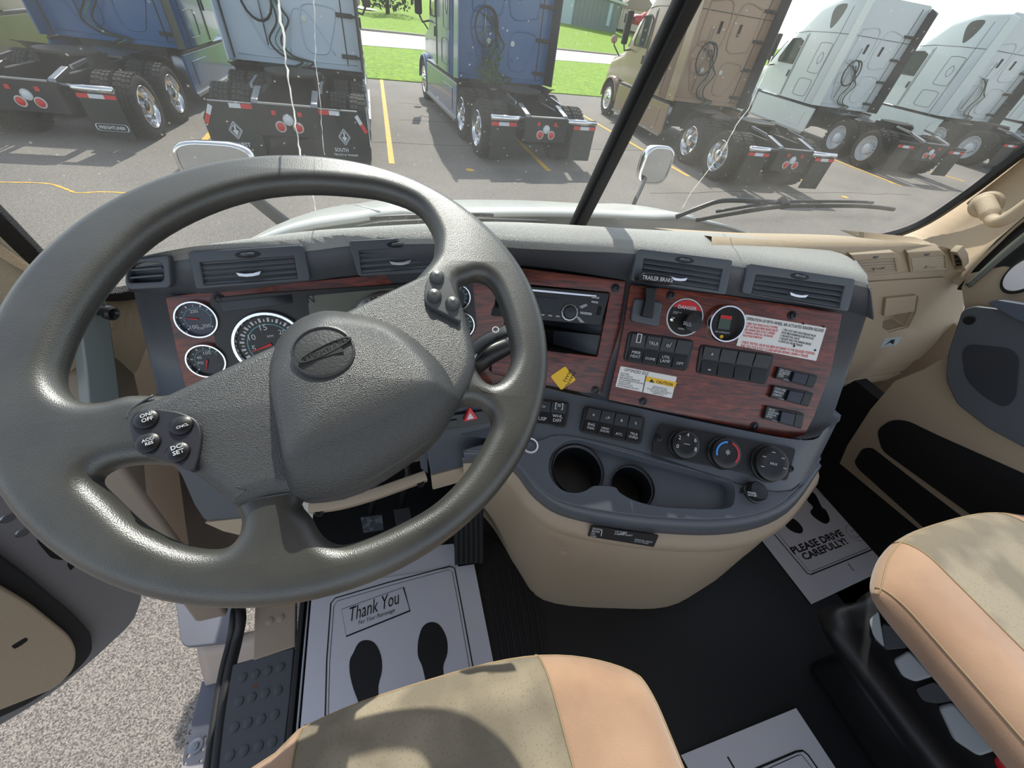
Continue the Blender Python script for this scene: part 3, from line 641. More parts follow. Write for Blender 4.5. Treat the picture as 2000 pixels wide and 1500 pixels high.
# tray deck with one opening shared by the cup holders and the tray
op = [(1104,863),(1128,859),(1150,864),(1280,900),(1400,932),(1430,943),(1436,962),(1432,984),(1412,993),(1345,992),(1285,988),(1240,977),(1212,962),(1200,950),(1162,948),(1145,957),(1125,962),(1100,957),(1080,938),(1072,912),(1080,882)]
deck_out = [pT.uv(*q) for q in Bq[2:]]+[pT.uv(*q) for q in Cq[::-1]]+[pT.uv(985, 860)]
opu = cr([pT.uv(*q, .003) for q in op], 3, True)
curvefill('tray_deck', pT, cr(deck_out, 3, True), [opu], m_trim, con, .003, .0025, h=.0)
rim = [pT.at(*p, .002) for p in opu]
def well(name, ring, depth, m, hs=(1, .97, .94), bottom=True):
    c = sum(ring, V((0, 0)))/len(ring)
    R0 = [[pT.at(*(c+(p-c)*k), h) for p in ring] for k, h in ((1, .002), (.985, -.006), (.95, -depth*.7), (.9, -depth))]
    n = len(ring); vs = [p for r in R0 for p in r]; fs = [(i*n+j, i*n+(j+1) % n, (i+1)*n+(j+1) % n, (i+1)*n+j) for i in range(3) for j in range(n)]
    if bottom: fs.append(tuple(range(3*n, 4*n)))
    return mk(name, vs, fs, m, con, smooth=True)
# sloping tray floor with the two round holes
fl = [opu[i] for i in range(len(opu))]
c_all = sum(fl, V((0, 0)))/len(fl)
c1 = pT.uv(1130, 912, 0); c2 = pT.uv(1243, 945, 0)
r1 = (pT.uv(1182, 912)-c1).length; r2 = r1*.86
walls = MB(); n = len(fl)
walls.add([pT.at(*p, .002) for p in fl]+[pT.at(*(p+(c_all-p)*.02), -.022) for p in fl], [(j, (j+1) % n, (j+1) % n+n, j+n) for j in range(n)])
walls.build('tray_wall', m_trim, con, smooth=True)
curvefill('tray_floor', pT, [p+(c_all-p)*.015 for p in fl], [disc(pT, c1+V((.004, 0)), r1*.93, 32), disc(pT, c2, r2*.9, 32)], m_trim, con, .002, .001, h=-.021, off=False)
for nm, c_, r_ in (('cup_holder', c1+V((.004, 0)), r1*.93), ('cup_holder', c2, r2*.9)):
    lathe(nm, pT.at(*c_, 0), -pT.n, [(r_*1.03, .012), (r_*1.04, .016), (r_, .018), (r_*.93, .07), (r_*.9, .075), (0, .076)], m_dark, con, 36)
# sockets
lathe('power_socket', pT.px(1035, 872, .002), pT.n, [(.0155, 0), (.0165, .004), (.0155, .006), (.0125, .006), (.0115, .002), (.0112, -.03), (0, -.03)], m_chrome, con, 32)['label'] = 'chrome-rimmed empty round socket'
pc = lathe('power_outlet_cap', pT.px(1470, 963, .002), pT.n, [(.021, 0), (.021, .004), (.0185, .006), (.0185, .018), (.0165, .021), (0, .0215)], m_dark, con, 32)
pc['label'] = 'black round cap lettered POWER OUTLET'
text('POWER\nOUTLET', pT, (1461, 968), (1479, 971), m_lt, pc, h=.0240, align='CENTER', bold=.02)
slab('cap_tab', pT, [(1448, 952), (1458, 952), (1456, 964), (1446, 962)], .002, .006, m_dark, con)
# placard on the tan skirt
a, b = W(1150, 1028, z=.462), W(1287, 1046, z=.458)
pK = plane2(a, b, 22)
pK.o = pK.o+pK.n*.008
pl_ = slab('placard', pK, [(1154, 1027), (1287, 1046), (1277, 1069), (1148, 1048)], .004, .0065, m_ink, con, r=.003, bevel=.0006)
pl_['label'] = 'small black shift pattern placard with white print'
text('ENGINE\nBRAKE\nON\nLOW', pK, (1152, 1048), (1170, 1051), m_lt, pl_, p2=(1156, 1030), h=.007)
text('UP SHIFT\nDOWN SHIFT', pK, (1200, 1044), (1235, 1048), m_lt, pl_, h=.007)
text('MANUAL MODE\nAUTO MODE', pK, (1238, 1058), (1272, 1064), m_lt, pl_, h=.007)
tube('print_line', [pK.px(1176, 1036, .0068), pK.px(1174, 1047, .0068)], .0008, m_lt, pl_, 6)
tube('print_line', [pK.px(1206, 1044, .0068), pK.px(1224, 1041, .0068)], .0008, m_lt, pl_, 6)
for q in ((1096, 1063, .40),):
    p = W(*q[:2], z=q[2]); lathe('fastener', p+V((0, -.016, 0)), V((0, -1, .1)), [(.008, 0), (.008, .002), (.004, .003), (0, .001)], m_tan, con, 16)

# knee panels left of the console, seen through the wheel
knee = empty('knee_panel', (-.35, .45, .5), 'grey lower dash panel with a tan edge left of the console', 'panel')
pN = plane2(W(840, 880, z=.53), W(985, 860, z=.53), 12)
slab('panel', pN, [(832, 875), (838, 820), (990, 770), (1010, 800), (1012, 880), (958, 896), (842, 928)], -.02, 0, m_trim, knee, r=.004, bevel=.003)
slab('tan_edge', pN, [(842, 930), (958, 899), (1010, 882), (1012, 925), (960, 925), (845, 957)], -.02, .004, m_tan, knee, r=.004, bevel=.003)
slab('side_return', pN, [(815, 835), (832, 830), (836, 925), (822, 915)], -.06, -.01, m_trim, knee, r=.002)
kb_ = empty('column_brace', (-.5, .45, .4), 'curved tan brace with bolt holes under the steering column', 'brace')
P = cr([W(*q) for q in ((606, 992, .44), (665, 984, .435), (730, 966, .44), (790, 945, .445), (832, 930, .45))], 5)
br_rows = []
for i, p in enumerate(P):
    t = (P[min(i+1, len(P)-1)]-P[max(i-1, 0)]).normalized(); up_ = V((0, -.35, .94)); f_ = t.cross(up_).normalized()
    br_rows.append([p+up_*a*.013+f_*b*.010 for a, b in ((1, 1), (1.1, 0), (1, -1), (-.9, -1), (-1, 0), (-.9, 1))])
loft('brace', br_rows, m_tan, kb_, closed=True, bevel=.002)
for k in (2, -3): lathe('bolt_hole', br_rows[k][0].lerp(br_rows[k][5], .4)+V((0, -.004, .002)), V((0, -.9, .4)), [(.008, 0), (.006, .001), (0, -.004)], m_black, kb_, 14)

# ------------------------------------------------------------------ passenger side dash
pd = empty('passenger_dash', (.7, .6, .6), 'tan passenger-side dash with air vents and a closed glove box', 'dashboard')
PA = [(1390,462,.878),(1560,472,.878),(1650,474,.878),(1720,475,.877),(1790,477,.875),(1842,482,.872),(1866,492,.866)]
PB = [(1390,486,.866),(1560,489,.866),(1655,491,.864),(1720,490,.864),(1790,489,.862),(1852,491,.860),(1879,503,.856)]
PC = [(1470,566,.80),(1620,549,.80),(1690,541,.80),(1745,535,.80),(1800,530,.80),(1860,526,.80),(1886,528,.80)]
a_, b_, c_ = [[W(x, y, z=z) for x, y, z in r] for r in (PA, PB, PC)]
loft('top_pad', [cr(r, 4)+[r[-1]+V((.012, .02, -.004)), r[-1]+V((.014, .1, -.01))] for r in (up(a_, (0, .18, -.06)), a_, b_, mid(b_, c_, .12, (0, -.0005, 0)), mid(b_, c_, .6, (0, 0, 0)), c_, up(c_, (0, .002, -.006)))], m_tan2, pd)
pP = plane2(c_[2], c_[5], 2)
o = [pP.uv(*q) for q in [(1560, 556), (1690, 541), (1800, 531), (1887, 528), (1886, 565), (1880, 610), (1866, 655), (1840, 692), (1798, 717), (1740, 728), (1650, 742), (1560, 756)]]
hr = [pP.uv(*q, .004) for q in [(1732, 584), (1792, 578), (1787, 612), (1772, 640), (1735, 650), (1722, 642), (1725, 618)]]; hr = rnd(hr, .006)
curvefill('face', pP, rnd(o, .006), [hr], m_tan, pd, .02, .003, h=-.02, off=False)
rr0 = [pP.px(*q) for q in [(1560, 758), (1650, 745), (1740, 731), (1798, 720), (1845, 692), (1872, 650)]]
rr1 = [p+V((-.0, .05, -.10)) for p in rr0]; rr2 = [p+V((-.02, .16, -.17)) for p in rr0]
loft('lower_panel', [cr(up(rr0, (0, .02, .0)), 4), cr(rr0, 4), cr(mid(rr0, rr1, .5, (0, -.012, 0)), 4), cr(rr1, 4), cr(rr2, 4)], m_tan, pd)
gd = curvefill('glove_box_door', pP, rnd([pP.uv(*q, .004) for q in [(1660, 553), (1700, 550), (1845, 541), (1856, 560), (1853, 605), (1838, 655), (1800, 700), (1740, 716), (1650, 728)]], .012), [hr], m_tan, pd, .003, .002, h=.003)
_n = len(hr); _c = sum(hr, V((0, 0)))/_n
mk('handle_recess', [pP.at(*p, .003) for p in hr]+[pP.at(*(_c+(p-_c)*.85), -.036) for p in hr], [(j, (j+1) % _n, (j+1) % _n+_n, j+_n) for j in range(_n)]+[tuple(range(_n, 2*_n))], m_tan, gd)
slab('handle', pP, [(1731, 583), (1791, 577), (1786, 608), (1727, 618)], .006, .014, m_tan, gd, r=.002, bevel=.002)
e = slab('badge', pP, [(1728, 662), (1761, 658), (1752, 674), (1719, 679)], .005, .007, mat('pale_badge', (170, 185, 190), .4), gd, r=.002, bevel=.0006); e['label'] = 'small slanted pale badge under the glove box handle'
slab('badge_mark', pP, [(1741, 664), (1748, 663), (1745, 673), (1738, 669), (1728, 675)], .007, .0076, m_ink, e, bevel=0)
pV5 = Pl(b_[2], b_[5]-b_[2], b_[3].lerp(b_[4], .5)-c_[3].lerp(c_[4], .5))
def vpl(i, j):
    p = Pl(b_[i], b_[j]-b_[i], b_[i].lerp(b_[j], .5)-c_[i].lerp(c_[j], .5)); p.o = p.o+p.n*.001; return p
pV5 = vpl(2, 3)
def vent2(out, inn, lever, wheel):
    global dash
    keep = dash; dash = pd
    vent(pV5, out, inn, 'v', 5, lever, wheel, .004, m_tan, m_tan, m_tan, wl=(.003, .006), sl=(.0065, .0105), fh=-.001, cov=.6); dash = keep
vent2([(1660, 496), (1744, 491), (1757, 500), (1756, 531), (1690, 538), (1668, 520)], [(1672, 508), (1744, 503), (1749, 529), (1690, 533)], (1713, 524), (1707, 500))
pV5 = vpl(4, 5)
vent2([(1770, 491), (1836, 487), (1846, 496), (1848, 526), (1776, 531)], [(1777, 502), (1843, 497), (1846, 522), (1781, 526)], (1815, 519), (1808, 494))
pV5 = vpl(5, 6); pV5.o = pV5.o-pV5.n*.007
o = [pV5.uv(*q, .006) for q in [(1857, 488), (1872, 490), (1882, 505), (1884, 522), (1864, 526)]]
i = [pV5.uv(*q, .006) for q in [(1862, 493), (1873, 496), (1880, 508), (1882, 517), (1867, 519)]]
f = curvefill('corner_vent', pV5, rnd(o, .004), [rnd(i, .002)], m_tan, pd, .008, .0015, h=.002)
slab_uv('vent_well', pV5, i, .004, .006, m_black, f)
for q0, q1 in (((1863, 500), (1877, 501)), ((1864, 508), (1881, 509))):
    a, b = pV5.uv(*q0), pV5.uv(*q1); slab_uv('slat', pV5, [a+V((0, .001)), b+V((0, .001)), b-V((0, .001)), a-V((0, .001))], .006, .0085, m_tan, f, .0003)

# ------------------------------------------------------------------ radio
radio = empty('car_radio', pR_.px(1110, 610), 'black single-slot car radio with a round volume knob set in the wood panel', 'radio')
rf = slab('faceplate', pR_, [(962, 552), (1190, 572), (1172, 636), (958, 616)], -.03, .010, m_dark, radio, r=.003, bevel=.002, hp=.004)
slab('display', pR_, [(968, 572), (1090, 583), (1084, 612), (966, 600)], .010, .0112, mat('glossy_screen', (8, 8, 10), .08), rf, r=.001)
slab('disc_slot', pR_, [(968, 558), (1165, 577), (1164, 580), (968, 562)], .010, .0106, m_chrome, rf, bevel=0)
kc = pR_.px(1112, 610, .010)
lathe('volume_knob', kc, pR_.n, [(.0135, 0), (.013, .008), (.011, .010), (0, .0105)], m_dark, rf, 30)
lathe('knob_ring', kc, pR_.n, [(.0165, 0), (.0165, .003), (.0138, .0035)], m_steel, rf, 12, smooth=False)
for q4 in ([(1131, 598), (1145, 593), (1148, 597), (1136, 603)], [(1133, 608), (1156, 611), (1156, 616), (1133, 613)], [(1124, 618), (1130, 618), (1142, 630), (1134, 630)], [(1155, 578), (1171, 580), (1170, 584), (1155, 582)], [(1155, 587), (1169, 589), (1168, 593), (1155, 591)]):
    slab('button', pR_, q4, .010, .0125, mat('silver_button', (150, 152, 156), .35), rf, r=.0005, bevel=.0004)
slab('usb_port', pR_, [(1169, 598), (1176, 599), (1172, 616), (1165, 615)], .010, .0112, m_black, rf, bevel=.0003)
for k in range(3):
    slab('preset_button', pR_, [(1056+15*k, 613+1.4*k), (1064+15*k, 613.8+1.4*k), (1063+15*k, 617+1.4*k), (1055+15*k, 616+1.4*k)], .010, .0116, mat('silver_button', (150, 152, 156), .35), rf, bevel=.0003)

# ------------------------------------------------------------------ steering wheel
swc = CAM+V((-.0775, .3268, -.2379)); swn = V((.06, -1, 2.5908)).normalized()
su = V((1, 0, 0)); su = (su-swn*su.dot(swn)).normalized(); sv = swn.cross(su)
sw = empty('steering_wheel', swc, 'large grey leather-covered steering wheel turned to the left', 'steering wheel')
pSW = Pl(swc, su, sv)
RO = .229
holes = [
 [(835,520),(848,490),(846,455),(815,408),(760,383),(700,372),(600,366),(500,375),(400,405),(300,458),(220,535),(160,620),(128,690),(117,735),(132,768),(165,785),(210,784),(260,772),(340,770),(400,740),(520,690),(640,640),(760,590)],
 [(190,938),(205,918),(250,906),(310,905),(360,915),(410,948),(448,978),(470,1015),(466,1045),(445,1067),(405,1072),(350,1060),(280,1025),(225,975)],
 [(592,972),(608,1012),(628,1045),(655,1062),(690,1060),(760,1033),(840,990),(895,940),(930,892),(952,852),(960,830),(955,808),(940,794),(920,787),(900,792),(870,825),(820,864),(700,930)],
 [(897,562),(915,548),(940,543),(962,560),(980,600),(994,650),(1000,695),(988,730),(968,750),(946,744),(925,708),(908,640)]]
hu = [cr([pSW.uv(*q, .004) for q in h], 4, True) for h in holes]
outer = [V((RO*math.cos(2*math.pi*k/120), RO*math.sin(2*math.pi*k/120))) for k in range(120)]
curvefill('rim', pSW, outer, hu, m_rim, sw, .0142, .0140, h=0, res=5)
cov = [(249,815),(262,795),(300,775),(380,738),(480,692),(600,637),(700,590),(790,548),(835,528),(860,524),(882,545),(900,578),(915,625),(931,690),(922,740),(893,788),(840,862),(700,952),(592,974),(570,962),(520,966),(456,986),(440,974),(378,928),(345,905),(275,888),(255,862)]
cu_ = [pSW.uv(*q, .02) for q in cov]
cu_ = cr(cu_, 3, True)
curvefill('hub_cover', pSW, cu_, [], m_leather, sw, .020, .012, h=.002, res=5)
base = [(560,650),(600,622),(655,612),(760,634),(850,700),(893,770),(885,800),(840,858),(700,948),(600,972),(565,950),(545,850),(528,750),(536,690)]
top_ = [(575,665),(612,640),(660,630),(755,648),(822,700),(846,735),(845,752),(815,775),(755,806),(640,862),(565,895),(545,840),(530,750),(548,700)]
bs = [cr([pSW.uv(*q, .016) for q in base], 4, True), cr([pSW.uv(*q, .045) for q in top_], 4, True)]
cc = sum(bs[1], V((0, 0)))/len(bs[1])
rowsb = [[pSW.at(*p, .012) for p in bs[0]], [pSW.at(*p, .020) for p in bs[0]], [pSW.at(*(p.lerp(q, .55)), .034) for p, q in zip(bs[0], bs[1])], [pSW.at(*(p.lerp(q, .92)), .0425) for p, q in zip(bs[0], bs[1])], [pSW.at(*(q.lerp(cc, .08)), .045) for q in bs[1]], [pSW.at(*(q.lerp(cc, .3)), .0475) for q in bs[1]], [pSW.at(*(q.lerp(cc, .65)), .0485) for q in bs[1]], [pSW.at(*(q.lerp(cc, .99)), .049) for q in bs[1]]]
loft('airbag_pad', rowsb, m_leather, sw, closed=True)
# seams between the pad, the pods and the lower spokes
for pth in ([(247, 818), (258, 798), (300, 772)], [(456, 987), (500, 974), (570, 962)], [(893, 786), (905, 745), (931, 692)]):
    tube('seam', [pSW.px(*q, .0137) for q in cr([V(q) for q in pth], 4)], .0009, m_trim, sw, 6)
ec = pSW.uv(632, 686, .049); er = (pSW.uv(694, 684, .049)-ec).length
em = lathe('badge', pSW.at(*ec, .047), pSW.n, [(er, 0), (er, .003), (er*.93, .0036), (er*.9, .0022), (er*.4, .0034), (0, .0036)], mat('badge_grey', (62, 63, 64), .45, bump=(500, .2)), sw, 48)
def eup(q): return pSW.uv(*q, .050)
a, b = eup((588, 707)), eup((682, 662)); d = (b-a).normalized(); nn = V((-d.y, d.x)); L = (b-a).length; ht = L*.075
ov = [a+d*(L/2)+V((0, 0))+d*(L*.54*math.cos(t))+nn*(ht*1.35*math.sin(t)) for t in [k*math.pi/16 for k in range(32)]]
curvefill('badge_frame', pSW, ov, [[(p-(a+b)/2)*.93+(a+b)/2 for p in ov]], mat('badge_lip', (48, 49, 50), .4), em, .0008, .0004, h=.0508, off=False)
text('FREIGHTLINER', pSW, a-nn*ht*.75+d*L*.03, b-nn*ht*.75-d*L*.03, mat('engraved_letters', (30, 31, 32), .5), em, p2=a+nn*ht*.75, h=.0512, world=True, bold=.02)
hc = eup((643, 695)); 
slab_uv('horn_mark', pSW, [hc+d*x+nn*y for x, y in ((-.009, .006), (-.007, .001), (.004, -.001), (.011, -.003), (.011, .005), (.004, .002), (-.006, .003))], .0505, .0511, mat('engraved_letters', (30, 31, 32), .5), em, 0)
# control pods
m_pod = mat('pod_plastic', (48, 49, 56), .4)
pod = slab('control_pod', pSW, [(249,822),(262,802),(300,797),(350,803),(384,818),(394,842),(389,885),(377,924),(352,912),(312,893),(268,886),(256,862)], .018, .0255, m_pod, sw, r=.006, bevel=.002)
for q, s in (((288, 820), 'ON/\nOFF'), ((356, 832), 'CNCL'), ((291, 866), 'ACC/\nRES'), ((349, 884), 'DC/\nSET')):
    p = pSW.px(*q, .025); b_ = lathe('button', p, pSW.n, [(.0078, -.001), (.0072, .002), (.005, .0035), (0, .004)], m_dark, pod, 24)
    c = pSW.uv(*q, .029); dd = V((math.cos(R(18)), math.sin(R(18)))); text(s, pSW, c-dd*.0038+V((.0005, -.001)), c+dd*.0038+V((.0005, -.001)), m_lt, b_, h=.0293, world=True, align='CENTER', bold=.02)
pod = slab('control_pod', pSW, [(862,526),(846,530),(832,548),(828,575),(833,594),(850,603),(880,618),(902,630),(895,590),(880,548)], .018, .0265, mat('pod_plastic_light', (74, 76, 78), .35), sw, r=.005, bevel=.002)
for q in ((853, 543), (848, 579), (884, 594)):
    lathe('button', pSW.px(*q, .026), pSW.n, [(.0078, -.001), (.0070, .003), (.005, .0055), (0, .0065)], mat('pod_plastic_light', (74, 76, 78), .35), pod, 24)
# steering column and stalk
colm = empty('steering_column', swc-swn*.06, 'dark steering column shroud with a stalk lever behind the wheel', 'steering column')
vs, fs = [], []
axn = -swn
lathe('shroud', swc, axn, [(0, .03), (.018, .032), (.022, .13), (.05, .16), (.05, .3), (.04, .42), (0, .42)], m_trim, colm, 32)
st = [W(915, 698, z=.80), W(945, 668, z=.815), W(985, 648, z=.83), W(1010, 640, z=.835)]
c_ = cr(st, 4); rows_s = []
for i, p in enumerate(c_):
    t = (c_[min(i+1, len(c_)-1)]-c_[max(i-1, 0)]).normalized(); a = t.cross(V((0, 0, 1))).normalized(); b = a.cross(t)
    rows_s.append([p+a*.013*math.cos(k*math.pi/6)+b*.0045*math.sin(k*math.pi/6) for k in range(12)])
lev = loft('lever', rows_s, m_dark, colm, closed=True)
pSt = plane2(W(960, 668, z=.823), W(985, 655, z=.829), 70)
lathe('lever_mark', pSt.px(968, 644, .006), pSt.n, [(.0048, .0), (.0048, .0006), (.0034, .0006), (.0034, 0)], m_lt, lev, 24)
tube('turn_stalk', [W(925, 712, z=.77), W(950, 693, z=.775), W(985, 678, z=.78), W(1000, 672, z=.78)], [.017, .017, .014, .012], m_dark, colm, 18)
tube('stalk_ring', [W(992, 648, z=.79), W(994, 668, z=.79)], .004, m_lt, colm, 10)
slab('wiper_lever', pHz, [(838, 836), (884, 796), (893, 797), (892, 804), (850, 838)], .06, .068, mat('grey_lever', (128, 130, 126), .6), colm, r=.003, bevel=.002)
# ------------------------------------------------------------------ seats
def suede(name, c, c2, sc=9):
    return mat(name, c, .85, bump=(900, .35), var=(sc, c2, .35, .7), sheen=.35)
m_peach = suede('peach_suede', (158, 124, 99), (178, 144, 117))
def clothmat():
    m = mat('patterned_beige_cloth', (160, 148, 126), .9, sheen=.25); t = m.node_tree; p = t.nodes['Principled BSDF']
    tc = t.nodes.new('ShaderNodeTexCoord'); n = t.nodes.new('ShaderNodeTexNoise'); n.inputs['Scale'].default_value = 11; n.inputs['Detail'].default_value = 2
    v = t.nodes.new('ShaderNodeTexVoronoi'); v.inputs['Scale'].default_value = 240; n2 = t.nodes.new('ShaderNodeTexNoise'); n2.inputs['Scale'].default_value = 260
    r = t.nodes.new('ShaderNodeValToRGB'); r.color_ramp.elements[0].position = .42; r.color_ramp.elements[1].position = .6
    r.color_ramp.elements[0].color = (*lin((120, 110, 93)), 1); r.color_ramp.elements[1].color = (*lin((150, 138, 117)), 1)
    r2 = t.nodes.new('ShaderNodeValToRGB'); r2.color_ramp.elements[0].position = .18; r2.color_ramp.elements[1].position = .3
    r2.color_ramp.elements[0].color = (.62, .60, .56, 1); r2.color_ramp.elements[1].color = (1, 1, 1, 1)
    mx = t.nodes.new('ShaderNodeMix'); mx.data_type = 'RGBA'; mx.blend_type = 'MULTIPLY'
    for nd in (n, v, n2): t.links.new(tc.outputs['Object'], nd.inputs['Vector'])
    t.links.new(n.outputs['Fac'], r.inputs[0]); t.links.new(v.outputs['Distance'], r2.inputs[0]); t.links.new(n.outputs['Fac'], mx.inputs[0])
    t.links.new(r.outputs[0], mx.inputs[6]); t.links.new(r2.outputs[0], mx.inputs[7]); t.links.new(mx.outputs[2], p.inputs['Base Color'])
    b = t.nodes.new('ShaderNodeBump'); b.inputs['Strength'].default_value = .4; b.inputs['Distance'].default_value = .001
    t.links.new(n2.outputs['Fac'], b.inputs['Height']); t.links.new(b.outputs[0], p.inputs['Normal']); return m
m_cloth = clothmat()
def cushion(root, x0, x1, yf, yb, zt, th, bw, front):
    """cushion shell split into bolsters and a centre panel that share their edges"""
    NX, NY = 34, 40; xc = (x0+x1)/2; hw = (x1-x0)/2
    def P(u, v, side):      # u -1..1 across, v 0 front..1 back
        x = xc+hw*u; au = abs(u)
        yfr = front(u)
        y = yfr+(yb-yfr)*v
        edge = min(1, (1-au)*hw/.036); fe = min(1, (yfr-y)/.055)
        k = math.sqrt(max(0, 1-(1-edge)**2))*math.sqrt(max(0, 1-(1-fe)**2))
        bol = .018*math.exp(-((au*hw-(hw-bw*.5))/.045)**2)*min(1, (yfr-y)/.2)
        z = zt-th*.5+(th*.5)*k+bol*k if side else zt-th*.5-(th*.5)*k**.6
        return V((x, y, z))
    us = sorted(set([math.sin(math.pi/2*(-1+2*i/NX)) for i in range(NX+1)]+[-1+bw/hw, 1-bw/hw])); vs = [1-math.cos(math.pi/2*(j/NY)) for j in range(NY+1)]
    def part(name, lo, hi, m, sd=1):
        u_ = [u for u in us if lo-1e-6 <= u <= hi+1e-6]
        return loft(name, [[P(u, v, sd) for u in u_] for v in vs], m, root)
    e = 1-bw/hw
    part('bolster', -1, -e, m_peach); part('bolster', e, 1, m_peach); part('centre_panel', -e, e, m_cloth)
    part('underside', -1, 1, m_peach, 0)
    for s in (-1, 1): tube('seam', [P(s*e, v, 1)+V((0, 0, .0006)) for v in vs], .0016, mat('seam_thread', (150, 128, 100), .8), root, 6)
    for s in (-1, 1): tube('piping', [P(s*(1-.008/hw), v, 1)+V((0, 0, .0005)) for v in vs], .0018, mat('seam_thread', (150, 128, 100), .8), root, 6)
    tube('piping', [P(u, .006, 1) for u in us], .0018, mat('seam_thread', (150, 128, 100), .8), root, 6)
    return P
ds = empty('driver_seat', (-.44, -.2, 0), "driver's seat cushion with a beige patterned centre and peach suede bolsters", 'seat', 'cab seats')
cushion(ds, -.76, -.145, .09, -.62, .512, .12, .15, lambda u: .102-.075*abs(u)**3-.01*(u < -.6))
MB().box((-.66, -.6, 0), (-.24, -.02, .40)).build('base', m_dark, ds, bevel=.02, seg=4)
ps = empty('passenger_seat', (.6, -.2, 0), 'passenger seat cushion with a beige centre and peach suede bolsters on a black base', 'seat', 'cab seats')
cushion(ps, .335, .90, .09, -.62, .512, .075, .13, lambda u: .105-.075*abs(u)**3-.03*(u > .7)*0)
MB().box((.50, -.62, .0), (.82, -.04, .40)).build('base', m_dark, ps, bevel=.02, seg=4)
pB = plane2(W(1690, 1205, z=.36), W(1930, 1490, z=.36), 38)
# side valance that carries the controls
rwa = [W(*q, z=.33) for q in ((1618, 1185), (1616, 1215), (1640, 1262), (1740, 1400), (1840, 1530))]
rwa = [W(1700, 1180, z=.33)]+rwa
rwb = [p+V((.04, -.01, .02)) for p in rwa]
rwc = [V((.47, .06, .42)), V((.46, .05, .42)), V((.46, .0, .42)), V((.46, -.06, .42)), V((.46, -.15, .42)), V((.46, -.26, .42))]
loft('valance', [cr(up(rwa, (.01, 0, -.03)), 5), cr(rwa, 5), cr(mid(rwa, rwb, .5, (0, 0, .008)), 5), cr(rwb, 5), cr(mid(rwb, rwc, .35, (0, 0, -.01)), 5), cr(rwc, 5)], m_dark, ps)
m_ctl = mat('pale_grey_paddle', (150, 156, 160), .4)
def pad(q, lab, m=m_ctl):
    s = slab('control_paddle', pB, q, .004, .022, m, ps, r=.006, bevel=.005, seg=3); s['label'] = lab
pad([(1697, 1212), (1716, 1193), (1728, 1266), (1706, 1244)], 'pale half-round tilt control paddle')
pad([(1744, 1290), (1776, 1271), (1824, 1322), (1788, 1333), (1762, 1322)], 'pale grey square control paddle')
pad([(1832, 1382), (1862, 1373), (1948, 1467), (1912, 1479), (1862, 1446)], 'pale grey long control paddle')
for q in ([(1703, 1250), (1730, 1272), (1778, 1268), (1755, 1225), (1722, 1215)], [(1786, 1345), (1826, 1330), (1868, 1370), (1835, 1376), (1800, 1370)]):
    slab('control_housing', pB, q, .0, .016, m_dark, ps, r=.006, bevel=.004)
lathe('red_button', pB.px(1962, 1492, .004), pB.n, [(.011, 0), (.011, .010), (.008, .013), (0, .014)], mat('red_plastic', (190, 18, 22), .4), ps, 20)

# ------------------------------------------------------------------ paper mats on the floor
pF = Pl((0, 0, 0), (1, 0, 0), (0, 1, 0))
m_paper = mat('white_paper', (214, 214, 220), .6)
def poly_line(pts, wd, h, par, closed=False):
    pts = [V(p) for p in pts]; n = len(pts); a, b = [], []
    for i, p in enumerate(pts):
        t = ((pts[(i+1) % n] if closed or i < n-1 else p)-(pts[i-1] if closed or i > 0 else p)).normalized(); q = V((-t.y, t.x))*wd/2; a.append(p+q); b.append(p-q)
    m_ = n if closed else n-1
    return mk('printed_line', [pF.at(*p, h) for p in a]+[pF.at(*p, h) for p in b], [(i, (i+1) % n, n+(i+1) % n, n+i) for i in range(m_)], m_ink, par)
def fz(q, h=.0): return pF.uv(*q, h)
def paper(name, q4, z, label):
    r = empty(name, tuple(pF.at(*((fz(q4[0])+fz(q4[2]))/2), z)), label, 'paper mat', 'printed paper floor mats')
    slab('sheet', pF, q4, z, z+.0012, m_paper, r, bevel=0); return r
p0 = paper('paper_floor_mat', [(618, 1090), (886, 1062), (925, 1260), (600, 1300)], .012, 'plain white paper mat lying under the thank-you mat below the steering wheel')
p1 = paper('paper_floor_mat', [(610, 1150), (926, 1102), (965, 1300), (1000, 1500), (580, 1500)], .0145, 'white thank-you paper mat with black shoe prints below the steering wheel')
H = .0162
def blk_(q, par, nm='shoe_print', sm=3): 
    uv = cr([fz(x, H) for x in q], sm, True); slab_uv(nm, pF, uv, H-.0003, H, m_ink, par, 0)
blk_([(690,1275),(700,1256),(715,1250),(732,1256),(744,1280),(746,1310),(739,1340),(740,1375),(738,1400),(705,1400),(700,1372),(690,1345),(683,1315),(683,1290)], p1)
blk_([(817,1250),(825,1225),(840,1215),(858,1220),(872,1245),(874,1275),(866,1300),(867,1322),(868,1350),(835,1352),(830,1325),(824,1300),(816,1280)], p1)
for off, wd in ((0, .0030), (1, .0012)):
    L = [(634+6*off, 1440), (638+6*off, 1290), (646+6*off, 1178+6*off), (655+3*off, 1168+6*off), (760, 1137+7*off), (878-3*off, 1106+7*off), (888-5*off, 1110+6*off), (905-6*off, 1200), (925-7*off, 1310), (950-8*off, 1440)]
    poly_line([fz(q, H) for q in L], wd, H, p1)
poly_line([fz(q, H) for q in ((667, 1190), (788, 1147), (800, 1192), (676, 1242))], .0012, H, p1, True)
poly_line([fz(q, H) for q in ((788, 1147), (801, 1193), (676, 1243))], .0034, H, p1)
text('Thank You', pF, (685, 1214), (782, 1178), m_ink, p1, p2=(680, 1188), h=H+.0002, shear=.35)
text('For Your Patronage', pF, (700, 1223), (772, 1197), m_ink, p1, p2=(698, 1213), h=H+.0002, shear=.35)
p2 = paper('paper_floor_mat', [(1585, 1180), (1772, 1092), (1576, 908), (1410, 955)], .003, 'white paper mat reading PLEASE DRIVE CAREFULLY beside the passenger door')
H = .0048
